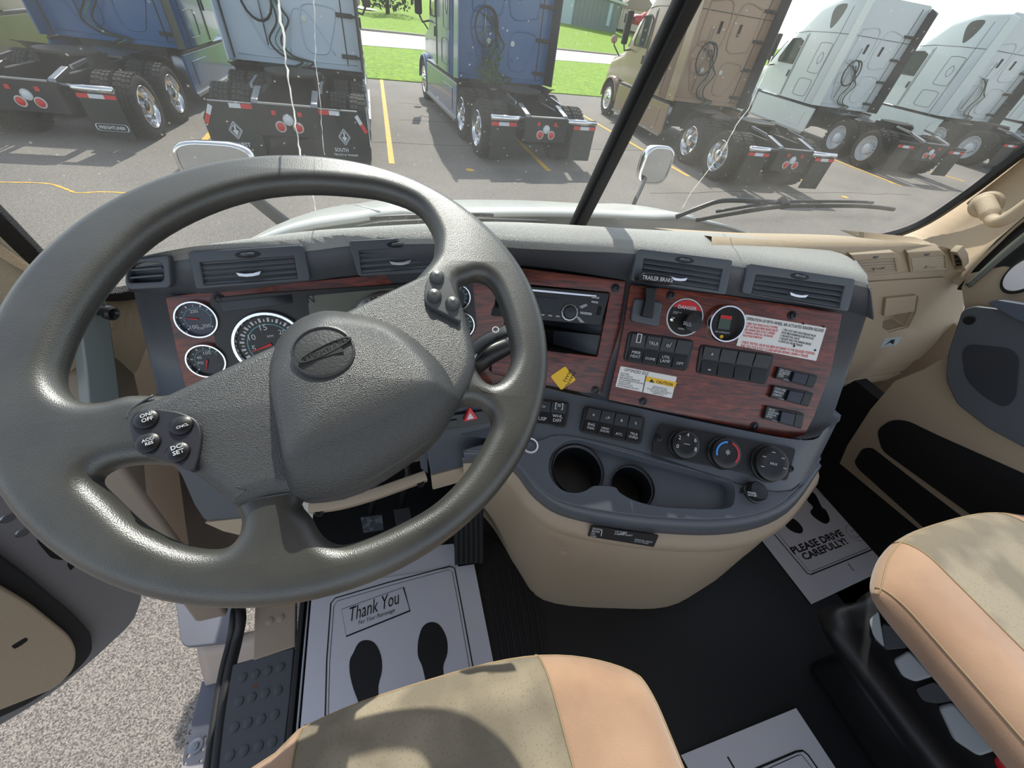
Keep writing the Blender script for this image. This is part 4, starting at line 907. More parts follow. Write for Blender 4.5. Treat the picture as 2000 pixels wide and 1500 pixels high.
poly_line([fz(q, H) for q in ((1480, 1005), (1560, 1100), (1577, 1120), (1584, 1122), (1700, 1075), (1715, 1066), (1714, 1056), (1650, 1000), (1590, 948))], .0035, H, p2)
poly_line([fz(q, H) for q in ((1488, 1005), (1566, 1098), (1580, 1115), (1586, 1116), (1698, 1070), (1708, 1062), (1642, 998), (1585, 950))], .0013, H, p2)
blk_([(1529,1015),(1536,1010),(1552,1014),(1566,1028),(1568,1038),(1562,1042),(1548,1038),(1535,1028)], p2)
blk_([(1575,955),(1592,965),(1605,990),(1612,995),(1619,1008),(1620,1018),(1612,1023),(1598,1016),(1586,1006),(1583,998),(1588,990),(1575,975)], p2)
text('PLEASE DRIVE', pF, (1552, 1083), (1650, 1046), m_ink, p2, p2=(1546, 1068), h=H, bold=.03)
text('CAREFULLY!', pF, (1573, 1095), (1658, 1062), m_ink, p2, p2=(1567, 1080), h=H, bold=.03)
sc_ = fz((1669, 1041), H); sr = (fz((1685, 1047), H)-sc_).length
poly_line(disc(pF, sc_, sr*1.05, 28), .0012, H, p2, True)
poly_line([sc_+V((math.cos(R(t)), math.sin(R(t))))*sr*.6 for t in range(190, 350, 12)], .0014, H, p2)
for t in (70, 110): poly_line([sc_+V((math.cos(R(t))*sr*.5, sr*.15)), sc_+V((math.cos(R(t))*sr*.5, sr*.5))], .002, H, p2)
poly_line([fz((1656, 1100), H), fz((1668, 1115), H)], .0030, H, p2)
p3 = paper('paper_floor_mat', [(1330, 1475), (1555, 1383), (1640, 1512), (1400, 1600)], .003, 'white paper mat between the two seats, its corner towards the console')
poly_line([fz(q, H) for q in ((1400, 1540), (1480, 1500), (1555, 1468), (1568, 1466), (1578, 1474), (1600, 1505))], .0038, H, p3)
poly_line([fz(q, H) for q in ((1420, 1540), (1485, 1508), (1556, 1476), (1566, 1474), (1590, 1505))], .0013, H, p3)
poly_line([fz((1421, 1478), H), fz((1434, 1500), H)], .004, H, p3)
# ------------------------------------------------------------------ pedals and rubber mat
rm = empty('rubber_floor_mat', (-.2, .3, 0), 'black ribbed rubber mat between the paper mats and the console', 'mat')
mq = [(935, 1040), (1000, 1075), (1060, 1200), (1075, 1330), (960, 1330), (925, 1110)]
slab('mat', pF, mq, 0, .006, m_rub, rm, bevel=.001)
for k in range(7):
    a, b = fz((955+13*k, 1112-2*k), .006), fz((985+13*k, 1300), .006); d = (b-a).normalized(); q = V((-d.y, d.x))*.0028
    slab_uv('rib', pF, [a+q, b+q, b-q, a-q], .006, .0095, m_rub, rm, .0008)
ac = empty('accelerator_pedal', W(915, 1060, z=.05), 'black accelerator pedal with long ribs beside the thank-you mat', 'pedal')
pA_ = plane2(W(888, 1105, z=.035), W(940, 1103, z=.035), 58)
pl2 = slab('pad', pA_, [(885, 960), (944, 955), (944, 1098), (888, 1104)], 0, .008, m_rub, ac, r=.003, bevel=.001)
for k in range(6): slab('rib', pA_, [(888+9.6*k, 962), (894+9.6*k, 962), (895+9.6*k, 1100), (889+9.6*k, 1101)], .008, .012, m_rub, ac, bevel=.0008)
for nm, q4, z, lab in (('brake_pedal', [(704, 1010), (746, 1004), (750, 1035), (710, 1041)], .12, 'worn square brake pedal in the dark footwell'), ('clutch_pedal', [(768, 995), (800, 990), (806, 1022), (774, 1028)], .12, 'black square pedal right of the brake pedal in the footwell')):
    r = empty(nm, W(*q4[3], z=z), lab, 'pedal', 'floor pedals'); pp = plane2(W(*q4[3], z=z), W(*q4[2], z=z), 60)
    slab('pad', pp, q4, 0, .01, mat('worn_pedal', (44, 50, 56), .6, bump=(200, .4), var=(60, (84, 92, 98), .5, .6)) if nm[0] == 'b' else m_rub, r, r=.003, bevel=.002)
    tube('arm', [W((q4[0][0]+q4[1][0])/2, q4[0][1], z=z)+V((0, .01, 0)), W((q4[0][0]+q4[1][0])/2+6, q4[0][1]-40, z=z+.1), W((q4[0][0]+q4[1][0])/2+14, q4[0][1]-70, z=.34), W((q4[0][0]+q4[1][0])/2+14, q4[0][1]-70, z=.34)+V((0, .1, .1)), V((W(q4[0][0], q4[0][1], z=z).x, .81, .5))], .008, m_dark, r)
fw = struct(MB().box((-.95, .80, -.05), (1.05, .86, .56)).build('wall_footwell', m_black), 'black footwell bulkhead below the dash')

# ------------------------------------------------------------------ driver's door sill and left kick panel
pD0 = pF
sill = empty('sill_plate', (-.82, .2, 0), 'grey plastic sill plate with rows of raised round studs', 'sill plate')
slab('plate', pF, [(453, 1298), (575, 1264), (566, 1370), (548, 1520), (415, 1560), (428, 1450)], -.01, .004, mat('slate_plastic', (70, 73, 78), .45, bump=(300, .1)), sill, bevel=.003)
for q in ((474,1323),(499,1317),(523,1310),(548,1303),(467,1370),(492,1362),(518,1354),(543,1349),(458,1421),(484,1412),(510,1405),(537,1396),(449,1476),(477,1466),(505,1458),(532,1449)):
    lathe('stud', pF.px(*q, .004), (0, 0, 1), [(.0092, 0), (.0088, .0018), (.0075, .0024), (0, .0024)], mat('slate_plastic', (70, 73, 78), .45), sill, 22)
lathe('screw', pF.px(499, 1339, .004), (0, 0, 1), [(.0045, 0), (.004, .0012), (.002, .0006), (0, .0004)], mat('rusty_screw', (120, 76, 60), .5, .5), sill, 14)
kick = empty('sill_trim', (-.82, .37, 0), 'tan plastic trim ahead of the grey sill plate', 'trim')
slab('trim', pF, [(498, 1170), (578, 1140), (577, 1262), (494, 1290)], -.01, .006, m_tan, kick, bevel=.003)
for q in ((527, 1213), (548, 1207)): lathe('stud', pF.px(*q, .006), (0, 0, 1), [(.0085, 0), (.008, .0016), (.0068, .0022), (0, .0022)], m_tan, kick, 22)
tr_ = empty('sill_track', (-.74, .25, 0), 'black rubber-edged metal track between the sill plate and the paper mat', 'trim')
for a0, w_, h_, m_ in ((.0, .012, .014, m_rub), (.017, .006, .012, m_steel), (.028, .012, .014, m_rub)):
    MB().box((-.757+a0, -.4, 0), (-.757+a0+w_, .52, h_)).build('rail', m_, tr_, bevel=.002)
# body side under the door opening: seal, kick wall
struct(mk('wall_kick', [V((-.93, .42, -.02)), V((-.93, .82, -.02)), V((-.93, .82, .62)), V((-.93, .60, .66)), V((-.93, .52, .50)), V((-.93, .47, .2)), V((-1.0, .42, -.02)), V((-1.0, .82, -.02)), V((-1.0, .82, .62)), V((-1.0, .60, .66)), V((-1.0, .52, .50)), V((-1.0, .47, .2))],
   [(0,1,2,3,4,5), (11,10,9,8,7,6), (0,6,7,1), (1,7,8,2), (2,8,9,3), (3,9,10,4), (4,10,11,5), (5,11,6,0)], mat('shade_browned_trim', (134, 120, 106), .6), bevel=.01), 'kick wall left of the footwell, its tan darkened with painted shade')  # tan trim taken browner, footwell shade painted into the colour
seal = empty('door_seal', (-.95, .5, .3), 'black rubber door seal along the left door opening', 'seal')
for dx, r_ in ((0, .012), (-.03, .008)):
    pts = [W(225, 868, x=-.955+dx), W(262, 925, x=-.955+dx), W(330, 1005, x=-.955+dx), W(400, 1085, x=-.95+dx), W(455, 1160, x=-.93+dx*.5), W(470, 1200, z=.03)+V((dx*.5, 0, 0)), W(463, 1250, z=.0)+V((dx*.5, 0, 0)), W(447, 1320, z=-.005)+V((dx*.5, 0, 0)), W(430, 1440, z=-.005)+V((dx*.5, 0, 0)), W(418, 1560, z=-.005)+V((dx*.5, 0, 0))]
    tube('seal_lip', cr(pts, 5), r_, m_rub, seal, 10)
ldb = empty('lower_dash_end', (-.7, .5, .4), 'grey lower dash end with a tan underside left of the steering column', 'panel')
pE = plane2(W(350, 905, z=.50), W(480, 905, z=.50), 14)
slab('panel', pE, [(320, 892), (480, 870), (490, 940), (474, 1012), (400, 1018), (378, 985), (352, 925)], -.1, 0, m_trim, ldb, r=.01, bevel=.006)
slab('tan_edge', pE, [(398, 1021), (474, 1013), (470, 1046), (436, 1038)], -.1, .002, m_tan, ldb, r=.004, bevel=.004)
hp = empty('hinge_pillar_cover', (-.93, .65, .65), 'grey plastic pillar cover with a black knob left of the dash', 'trim')
pHp = Pl(W(190, 680, x=-.90), V((.18, -1, 0)), V((0, 0, 1)))
pHp = Pl(W(190, 680, x=-.90), V((.45, .89, 0)), V((0, 0, 1)))
slab('cover', pHp, [(140, 600), (152, 574), (172, 566), (200, 574), (213, 600), (224, 680), (233, 750), (238, 800), (176, 810), (168, 720), (160, 660)], -.02, 0, mat('greenish_grey_plastic', (120, 130, 130), .4), hp, r=.008, bevel=.006)
lathe('knob', pHp.px(193, 606, 0), pHp.n, [(.008, 0), (.0075, .012), (.011, .016), (.011, .023), (.008, .026), (.004, .022), (0, .022)], m_dark, hp, 24)
# ------------------------------------------------------------------ outside: ground
GZ = -1.35
def groundmat():
    m = mat('asphalt', (118, 116, 110), .85); t = m.node_tree; p = t.nodes['Principled BSDF']; tc = t.nodes.new('ShaderNodeTexCoord')
    n1 = t.nodes.new('ShaderNodeTexNoise'); n1.inputs['Scale'].default_value = 150; n1.inputs['Detail'].default_value = 3
    n2 = t.nodes.new('ShaderNodeTexNoise'); n2.inputs['Scale'].default_value = .5; n2.inputs['Detail'].default_value = 5
    r = t.nodes.new('ShaderNodeValToRGB'); e = r.color_ramp.elements; e[0].position = .36; e[1].position = .64
    e[0].color = (*lin((84, 80, 78)), 1); e[1].color = (*lin((160, 152, 144)), 1)
    r2 = t.nodes.new('ShaderNodeValToRGB'); e = r2.color_ramp.elements; e[0].position = .3; e[1].position = .7; e[0].color = (.72, .72, .72, 1); e[1].color = (1, 1, .98, 1)
    mx = t.nodes.new('ShaderNodeMix'); mx.data_type = 'RGBA'; mx.blend_type = 'MULTIPLY'; mx.inputs[0].default_value = 1
    for nd in (n1, n2): t.links.new(tc.outputs['Object'], nd.inputs['Vector'])
    t.links.new(n1.outputs['Fac'], r.inputs[0]); t.links.new(n2.outputs['Fac'], r2.inputs[0]); t.links.new(r.outputs[0], mx.inputs[6]); t.links.new(r2.outputs[0], mx.inputs[7]); t.links.new(mx.outputs[2], p.inputs['Base Color'])
    b = t.nodes.new('ShaderNodeBump'); b.inputs['Strength'].default_value = .6; b.inputs['Distance'].default_value = .012
    t.links.new(n1.outputs['Fac'], b.inputs['Height']); t.links.new(b.outputs[0], p.inputs['Normal']); return m
m_asph = groundmat()
ground = struct(MB().box((-60, -30, GZ-.2), (120, 42, GZ)).build('floor_lot', m_asph), 'grey asphalt of the truck parking lot')
m_ypaint = mat('worn_yellow_paint', (226, 172, 52), .7, var=(14, (170, 140, 90), .5, .75))
def strip(name, a, b, wd, z, m, par=None, th=.006):
    a, b = V(a), V(b); d = (b-a).normalized(); q = V((-d.y, d.x))*wd/2
    P = [a+q, b+q, b-q, a-q]; return MB().prism([(p.x, p.y, z) for p in P][::-1], (0, 0, th)).build(name, m, par)
for i, (x0, x1, y0, y1) in enumerate(((-.17, -.27, 18.7, 8.79), (3.02, 3.09, 13.5, 8.81), (6.65, 6.85, 17, 8.88), (-3.75, -3.66, 13, 9.2), (10.7, 10.75, 13, 9.0), (14.75, 14.64, 11.6, 8.94), (18.3, 18.95, 14, 9.8), (-7.4, -7.3, 13, 8.4))):
    strip('parking_line', (x0, y0), (x1, y1), .11, GZ+.001, m_ypaint, ground)
wl_ = cr([W(*q, z=GZ) for q in ((-40, 352), (0, 356), (62, 357), (100, 360), (128, 369), (152, 377), (200, 375), (262, 378))], 5)
for a_, b_ in zip(wl_, wl_[1:]): strip('worn_line', (a_.x, a_.y), (b_.x, b_.y), random.uniform(.02, .045), GZ+.001, m_ypaint, ground, .003)
for q in ((918, 332), (1400, 348), (1650, 385), (1742, 357)):
    p = W(*q, z=GZ); lathe('paint_mark', (p.x, p.y, GZ+.001), (0, 0, 1), [(.09, 0), (.09, .004), (0, .004)], m_ypaint, ground, 10, smooth=False)
for pts in ([(-1.2, 10.2), (3, 10.6), (9, 11.4), (17, 12)], [(.2, 14.8), (3.6, 15.0)], [(.1, 12.6), (4, 12.9)], [(5, 7.6), (9, 8.0), (14, 8.2)]):
    rg = random.Random(len(pts)+int(pts[0][1])); c = [p+V((0, rg.uniform(-.05, .05))) for p in cr([V(p) for p in pts], 8)]
    b = MB()
    for a_, b_ in zip(c, c[1:]):
        d = (b_-a_).normalized(); q = V((-d.y, d.x))*.011; b.prism([(p.x, p.y, GZ) for p in (a_+q, b_+q, b_-q, a_-q)][::-1], (0, 0, .002))
    b.build('pavement_crack', mat('dark_crack', (48, 46, 44), .9), ground)
def grassmat(name, a, b_, c):
    m = mat(name, a, .95); t = m.node_tree; p = t.nodes['Principled BSDF']; tc = t.nodes.new('ShaderNodeTexCoord')
    n1 = t.nodes.new('ShaderNodeTexNoise'); n1.inputs['Scale'].default_value = 5.; n1.inputs['Detail'].default_value = 9; n1.inputs['Roughness'].default_value = .75
    r = t.nodes.new('ShaderNodeValToRGB'); e = r.color_ramp.elements; e[0].position = .36; e[1].position = .66; e[0].color = (*lin(a), 1); e[1].color = (*lin(b_), 1); q = e.new(.5); q.color = (*lin(c), 1)
    t.links.new(tc.outputs['Object'], n1.inputs['Vector']); t.links.new(n1.outputs['Fac'], r.inputs[0]); t.links.new(r.outputs[0], p.inputs['Base Color'])
    b = t.nodes.new('ShaderNodeBump'); b.inputs['Strength'].default_value = .7; b.inputs['Distance'].default_value = .08; t.links.new(n1.outputs['Fac'], b.inputs['Height']); t.links.new(b.outputs[0], p.inputs['Normal']); return m
m_grass = grassmat('lawn_grass', (84, 118, 22), (158, 186, 46), (120, 156, 30))
def quadstrip(name, xs, ya, yb, za, zb, m, th=.3):
    n = len(xs); top_ = [(x, ya(x), za(x)) for x in xs]+[(x, yb(x), zb(x)) for x in xs]; vs = top_+[(x, y, z-th) for x, y, z in top_]
    fs = [(i, i+1, n+i+1, n+i) for i in range(n-1)]+[(2*n+i, 3*n+i, 3*n+i+1, 2*n+i+1) for i in range(n-1)]+[(i, 2*n+i, 2*n+i+1, i+1) for i in range(n-1)]
    return mk(name, vs, fs, m)
xs = [-60, -30, -15, -5, 0, 5, 10, 16, 22, 30, 40, 60, 90, 120]
e1 = lambda x: 18.75+.14*x; r1_ = lambda x: 29.5+.45*max(x, -8); r2_ = lambda x: 39+.42*max(x, -8)
g0 = lambda x: GZ+.03; h1_ = lambda x: GZ+.04
struct(quadstrip('floor_verge', xs, e1, r1_, g0, g0, m_grass), 'green grass verge between the lot and the road')
struct(quadstrip('floor_road', xs, r1_, r2_, lambda x: GZ+.05, lambda x: GZ+.05, mat('pale_concrete_road', (196, 190, 178), .8, var=(.8, (176, 170, 160), .4, .7))), 'pale concrete road behind the lot')
struct(quadstrip('trim_kerb', xs, lambda x: r2_(x), lambda x: r2_(x)+.5, lambda x: GZ+.16, lambda x: GZ+.16, mat('kerb_grey', (150, 144, 132), .8)), 'concrete kerb on the far side of the road')
hz1 = lambda x: GZ+.3+max(0, min(1, (x+2)/22))*2.35
struct(quadstrip('floor_lawn', xs, lambda x: r2_(x)+.5, lambda x: 75+.3*x, lambda x: GZ+.16, hz1, m_grass, 2), 'sunlit lawn rising towards the grey building')
struct(quadstrip('floor_field', xs, lambda x: 75+.3*x, lambda x: 190, hz1, lambda x: hz1(x)+.3, m_grass, 2), 'far field beyond the lawn')
struct(strip('trim_path', (-2.5, 66), (0.5, 60), 3, -.9, mat('pale_concrete_road', (0, 0, 0))), 'pale path by the tree')
# building, house, tree, car beyond
bx0, bx1, by = 24.6, 34.4, 70
bld = empty('building', ((bx0+bx1)/2, by, .6), 'long grey metal building on top of the lawn', 'building')
m_clad = mat('grey_green_cladding', (112, 124, 124), .6); m_clad2 = mat('blue_grey_cladding', (168, 190, 200), .6)
b = MB().box((bx0-6, by, -.4), (bx1, by+14, 4.6)).build('wall', m_clad, bld)
MB().prism([(bx0-6.3, by-.3, 4.5), (bx1+.8, by-.3, 3.1), (bx1+.8, by-.3, 3.35), (bx0-6.3, by-.3, 4.9)], (0, 15, 0)).build('roof', mat('pale_roof', (190, 192, 190), .5), bld)
MB().box((bx0-6, by-.05, -.4), (bx0+2.6, by+.02, 4.55)).build('pale_wall', m_clad2, bld)
MB().box((bx0+8.0, by-.06, .75), (bx0+8.5, by+.02, 3.1)).build('door', m_clad2, bld)
for k in range(14): MB().box((bx0+2.8+k*.68, by-.03, .5), (bx0+2.84+k*.68, by, 3.8)).build('cladding_rib', m_clad, bld)
hs = empty('house', (39, 74, 1), 'pale house with a brown roof beyond the lawn', 'house')
MB().box((36.6, 74, .6), (42, 80, 3.0)).build('wall', mat('cream_wall', (205, 200, 190), .7), hs)
MB().prism([(36.0, 73.6, 3.0), (42.6, 73.6, 3.0), (40.5, 73.6, 4.3), (38.0, 73.6, 4.3)], (0, 7, 0)).build('roof', mat('brown_roof', (150, 140, 128), .8), hs)
MB().box((37.4, 73.95, 1.4), (38.2, 74.01, 2.4)).build('window', m_dark, hs)
rc_ = empty('car', (37.6, 70, 1.2), 'small red car parked by the pale house', 'car')
rows_c = [[V((36.6+4*u, 70+.8*math.cos(t), 1.9+h*math.sin(t))) for t in [k*math.pi/5 for k in range(10)]] for u, h in ((0, .25), (.05, .55), (.3, .6), (.45, 1.0), (.75, 1.0), (.9, .6), (1, .4))]
loft('body', rows_c, mat('red_car_paint', (170, 30, 40), .3), rc_, closed=True)
m_leaf = mat('dark_foliage', (38, 52, 30), .9, var=(3, (66, 84, 40), .4, .65))
def tree(x, y, z, h, w_, label, seed):
    t_ = empty('tree', (x, y, z), label, 'tree'); rg = random.Random(seed)
    tube('trunk', [(x, y, z), (x+.1, y, z+h*.4), (x, y, z+h*.75)], [.22, .17, .08], mat('bark', (70, 56, 44), .9), t_)
    vs, fs = [], []
    for k in range(1500):
        a = rg.uniform(0, 6.283); r_ = w_*math.sqrt(rg.random()); zz_ = rg.uniform(.12, 1); f_ = math.sin(min(1, zz_*1.15)*math.pi*.9+.2)
        c = V((x+r_*math.cos(a)*max(f_, .2), y+r_*math.sin(a)*max(f_, .2), z+h*zz_)); s = rg.uniform(.12, .3)
        u = V((rg.gauss(0, 1), rg.gauss(0, 1), rg.gauss(0, 1))).normalized()*s; v = V((rg.gauss(0, 1), rg.gauss(0, 1), rg.gauss(0, 1))).normalized()*s
        n = len(vs); vs += [c-u, c+v*.6, c+u, c-v*.6]; fs.append((n, n+1, n+2, n+3))
    me = bpy.data.meshes.new('foliage'); me.from_pydata([tuple(v) for v in vs], [], fs); link('foliage', me, m_leaf, t_)
tree(1.6, 56, -1.2, 6, 3.4, 'dark spreading tree by the lawn behind the white tractor', 3)

# ------------------------------------------------------------------ own truck: hood, mirrors, wipers
hood = empty('truck_hood', (0, 1.6, -.2), 'broad white engine hood seen below the windscreen', 'hood')
m_wpaint = mat('white_truck_paint', (206, 207, 202), .3, coat=.4)
def hz_(x, y):
    t = y-1.02; base = .762-.22*t-.19*t*t; ax = abs(x)
    return base-.055*(ax/.8)**2-.16*max(0, (ax-.55)/.45)**2-.02*math.exp(-((ax-.5)/.06)**2)*0+.012*math.exp(-((ax-.42)/.08)**2)
loft('panel', [[V((x, y, hz_(x, y))) for x in [(-1+i/20)*1.02 for i in range(41)]] for y in [.98+k*.1 for k in range(22)]], m_wpaint, hood, solid=.01, off=-1)
MB().box((-1.0, 1.0, -1.0), (1.0, 3.0, -.1)).build('engine_bay_side', mat('white_truck_paint', (0, 0, 0)), hood)
for s in (-1, 1): tube('crease', [V((s*(.46+.06*k), 1.0+.2*k, hz_(s*(.46+.06*k), 1.0+.2*k)+.001)) for k in range(6)], .003, m_wpaint, hood, 6)
cowl = MB().box((-.95, .955, .50), (.95, 1.0, .58)).build('cowl_strip', m_rub, hood, bevel=.01)
m_mirror = mat('mirror_glass', (210, 215, 220), .03, 1)
for s, lab in ((-1, 'left hood mirror with a chrome shell half behind the steering wheel rim'), (1, 'right hood mirror with a chrome shell just right of the windscreen strip')):
    y = 2.2
    if s < 0: cen = W(424, 322, y=y); wx, wz = .155, .085
    else: cen = W(1284, 325, y=y); wx, wz = .095, .10
    hm = empty('hood_mirror', cen, lab, 'mirror', 'hood mirrors')
    rows_m = []
    for k, (d, f_) in enumerate(((0, .92), (.0, 1.0), (.02, 1.04), (.06, .98), (.10, .75), (.12, .3))):
        rows_m.append([cen+V((wx*f_*math.copysign(abs(math.cos(t))**.6, math.cos(t)), d, wz*f_*math.copysign(abs(math.sin(t))**.6, math.sin(t)))) for t in [j*math.pi/16 for j in range(32)]])
    loft('shell', rows_m, m_chrome, hm, closed=True)
    mk('glass', [p+V((0, .004, 0)) for p in rows_m[0]], [tuple(range(32))], m_mirror, hm)
    foot = V((s*.82, 1.75, hz_(s*.82, 1.75)-.02)) if s < 0 else W(1240, 402, y=1.75)
    a = cen+V((0, .06, -wz)); d = (foot-a).normalized(); q = V((0, 1, 0)).cross(d).normalized()*.03
    MB().prism([a+q, a-q, foot-q*1.1, foot+q*1.1], V((0, .03, .01))).build('arm', m_rub, hm, bevel=.006)
for nm, pts, arm, lab in (('wiper', [(692, 447), (740, 438), (806, 434), (870, 432), (935, 430), (1065, 434)], [(806, 434), (760, 442), (700, 452)], 'black windscreen wiper resting at the foot of the left pane'), ('wiper', [(1360, 430), (1420, 419), (1520, 404), (1600, 402), (1690, 403), (1745, 409)], [(1530, 396), (1480, 393), (1412, 392), (1370, 404), (1320, 424)], 'black windscreen wiper with a bent arm on the right pane')):
    pl0 = plL if lab.endswith('left pane') else plR
    o = -.03
    wp = empty(nm, pl0.px(*pts[2], o), lab, 'wiper', 'windscreen wipers')
    c = [pl0.px(*q, o) for q in cr([V(q) for q in pts], 4)]
    tube('blade', c, .0055, m_rub, wp, 8); tube('spine', [p-pl0.n*.012+V((0, 0, .003)) for p in c[3:-3]], .004, m_dark, wp, 6)
    tube('arm', [pl0.px(*q, o-.02) for q in cr([V(q) for q in arm], 4)], .006, m_dark, wp, 8)
    lathe('pivot', pl0.px(*arm[0], o-.01), pl0.n, [(.0, -.012), (.012, -.012), (.012, .012), (0, .012)], m_dark, wp, 14)

# ------------------------------------------------------------------ driver's door standing open, step, fuel tank
dd = V((-.69, -.72, 0)).normalized(); pDo = Pl(V((-1.25, .6, -.2)), -dd, V((0, 0, 1)))
door = struct(slab('door_1', pDo, [(-60, 860), (0, 880), (70, 900), (150, 985), (240, 1090), (281, 1162), (262, 1215), (180, 1292), (100, 1358), (-60, 1455)], -.10, -.02, mat('grey_door_paint', (124, 122, 124), .35, coat=.3), None, r=.03, bevel=.01), "open driver's door seen past the steering wheel")
def dpart(name, q, h0, h1, m, r=.02, bv=.004): return slab(name, pDo, q, h0, h1, m, door, r=r, bevel=bv)
dpart('door_seal', [(-60, 1045), (0, 1085), (60, 1130), (150, 1205), (180, 1238), (182, 1275), (150, 1312), (60, 1375), (-60, 1430)], -.02, .0, m_rub, .03, .008)
dpart('inner_panel', [(-60, 1112), (0, 1145), (60, 1180), (140, 1245), (152, 1275), (146, 1308), (110, 1345), (-60, 1412)], -.0, .018, m_tan, .04, .01)
dpart('pull_recess', [(22, 1262), (50, 1245), (56, 1250), (40, 1262), (28, 1268)], .018, .0186, m_black, .004, 0)
dpart('latch_slot', [(70, 1035), (90, 1045), (128, 1082), (124, 1095), (100, 1090), (74, 1060)], -.02, -.0188, m_black, .008, 0)
dpart('latch_slot', [(134, 1090), (152, 1100), (138, 1115), (132, 1105)], -.02, -.0188, m_black, .005, 0)
for q in ((16, 1012), (45, 1040)): lathe('screw_cap', pDo.px(*q, -.02), pDo.n, [(.012, 0), (.010, .002), (0, .002)], m_steel, door, 16)
dpart('corner_glazing', [(168, 890), (200, 905), (235, 955), (292, 1005), (296, 1012), (250, 1010), (205, 975), (180, 930)], -.03, .0, mat('dark_corner_glass', (16, 24, 30), .08), .01)
stp = empty('cab_step', W(400, 1215, z=-.5), 'aluminium upper step plate outside the door opening', 'step')
pZ = lambda z: Pl((0, 0, z), (1, 0, 0), (0, 1, 0))
slab('plate', pZ(-.5), [(336, 1120), (470, 1120), (470, 1252), (362, 1264), (352, 1252)], -.02, 0, mat('anodised_alu', (100, 103, 112), .45, .3), stp, r=.02, bevel=.004)
tank = empty('fuel_tank', W(410, 1310, z=-.75), 'rounded beige fuel tank end below the step', 'tank')
t0 = W(385, 1262, z=-.62); 
rt = []
for q, z in (((384, 1262), -.60), ((388, 1290), -.66), ((398, 1330), -.76), ((412, 1362), -.86), ((425, 1372), -.92)):
    p = W(*q, z=z); rt.append([p, p+V((.03, .0, 0)), p+V((.5, .0, .0))])
loft('shell', [[r[j] for r in rt] for j in range(3)], mat('beige_tank_paint', (176, 160, 150), .4), tank, solid=.01)
lo = empty('lower_step', W(400, 1430, z=-.8), 'perforated galvanised lower step with a hex bolt', 'step')
pL8 = pZ(-.8)
slab('bracket', pL8, [(394, 1330), (480, 1330), (470, 1402), (372, 1418)], -.02, .012, mat('anodised_alu', (0, 0, 0)), lo, bevel=.003)
st8 = [pL8.uv(*q) for q in [(370, 1415), (480, 1405), (470, 1560), (345, 1560)]]
hl = []
for (qx, qy, rr_) in ((374,1430,.008),(402,1440,.007),(397,1464,.006),(369,1476,.007),(368,1452,.005),(393,1486,.006),(362,1492,.006)): hl.append(disc(pL8, pL8.uv(qx, qy), rr_, 12))
for (qx, qy) in ((420, 1444), (414, 1490)): hl.append(disc(pL8, pL8.uv(qx, qy), .026, 20))
curvefill('tread', pL8, st8, hl, mat('galvanised', (150, 148, 150), .5, .4), lo, .004, .001, off=False)
lathe('bolt', pL8.px(383, 1457, .004), (0, 0, 1), [(.022, 0), (.022, .004), (.012, .006), (.012, .014), (0, .015)], m_steel, lo, 16)

# ------------------------------------------------------------------ passenger door and grab handle
xd = .985; pDR = Pl((xd, 0, 0), (0, -1, 0), (0, 0, 1))
def rp(name, q, h0, h1, m, par, r=.01, bv=.003): return slab(name, pDR, q, h0, h1, m, par, r=r, bevel=bv)
door2 = struct(rp('door_2', [(1640, 905), (1655, 870), (1700, 800), (1748, 744), (1803, 722), (1846, 697), (1870, 660), (1884, 600), (1878, 562), (1890, 535), (1960, 520), (2080, 560), (2120, 1250), (1900, 1120)], -.03, 0, m_tan, None, .0, .0), 'passenger door with map pockets, armrest and window')
rp('armrest', [(1870, 630), (1878, 606), (1900, 597), (1960, 604), (2100, 640), (2100, 930), (1990, 870), (1930, 838), (1868, 790), (1846, 742), (1850, 690)], 0, .035, m_trim, door2, .015, .01)
rp('arm_pad', [(1926, 592), (1945, 585), (2100, 610), (2100, 655), (1990, 628)], .035, .06, mat('arm_pad_blue_grey', (76, 84, 98), .5), door2, .008, .006)
rp('door_cup', [(1878, 690), (1890, 672), (1975, 680), (1992, 700), (1986, 778), (1962, 798), (1920, 775), (1885, 740)], .035, .037, mat('deep_grey', (44, 48, 55), .5), door2, .02, .001)
lathe('door_socket', pDR.px(1893, 625, .036), pDR.n, [(.012, 0), (.010, .002), (.009, .0), (0, .0)], m_black, door2, 20)
rp('map_pocket', [(1712, 840), (1740, 820), (1770, 821), (1830, 850), (2010, 930), (2090, 970), (2090, 1120), (1915, 1019), (1722, 880)], 0, .003, m_black, door2, .02, 0)
rp('map_pocket', [(1668, 902), (1684, 876), (1702, 874), (1780, 935), (1905, 1030), (1990, 1100), (1870, 1090), (1830, 1054), (1676, 916)], 0, .003, m_black, door2, .012, 0)
winR = struct(MB().add(*( lambda P: ([p for p in P]+[p+V((.05, 0, 0)) for p in P], [(0,1,2,3,4), (9,8,7,6,5), (0,5,6,1), (1,6,7,2), (2,7,8,3), (3,8,9,4), (4,9,5,0)]))([W(*q, x=1.0) for q in [(1866, 566), (1893, 524), (1945, 468), (2100, 335), (2120, 590)]])).build('trim_4', m_rub, bevel=.004), 'black rubber frame of the passenger door window')
g = loft('trim_5', [cr([W(*q, x=.975) for q in k_], 4) for k_ in ([(1884, 556), (1920, 523), (1965, 482), (2060, 405)], [(1892, 562), (1930, 530), (1975, 492), (2060, 425)])], mat('grey_green_frame', (96, 100, 94), .5), None, solid=.006); struct(g, 'grey inner edge of the passenger window frame')
mr = empty('door_mirror', W(1998, 535, x=1.0), 'white oval mirror edge at the passenger window', 'mirror')
cm = pDR.uv(2008, 535, -.0)
ovr = [cm+V((.032*math.cos(t), .05*math.sin(t))) for t in [k*math.pi/14 for k in range(28)]]
slab_uv('housing', pDR, ovr, .0, .012, m_dark, mr, .003)
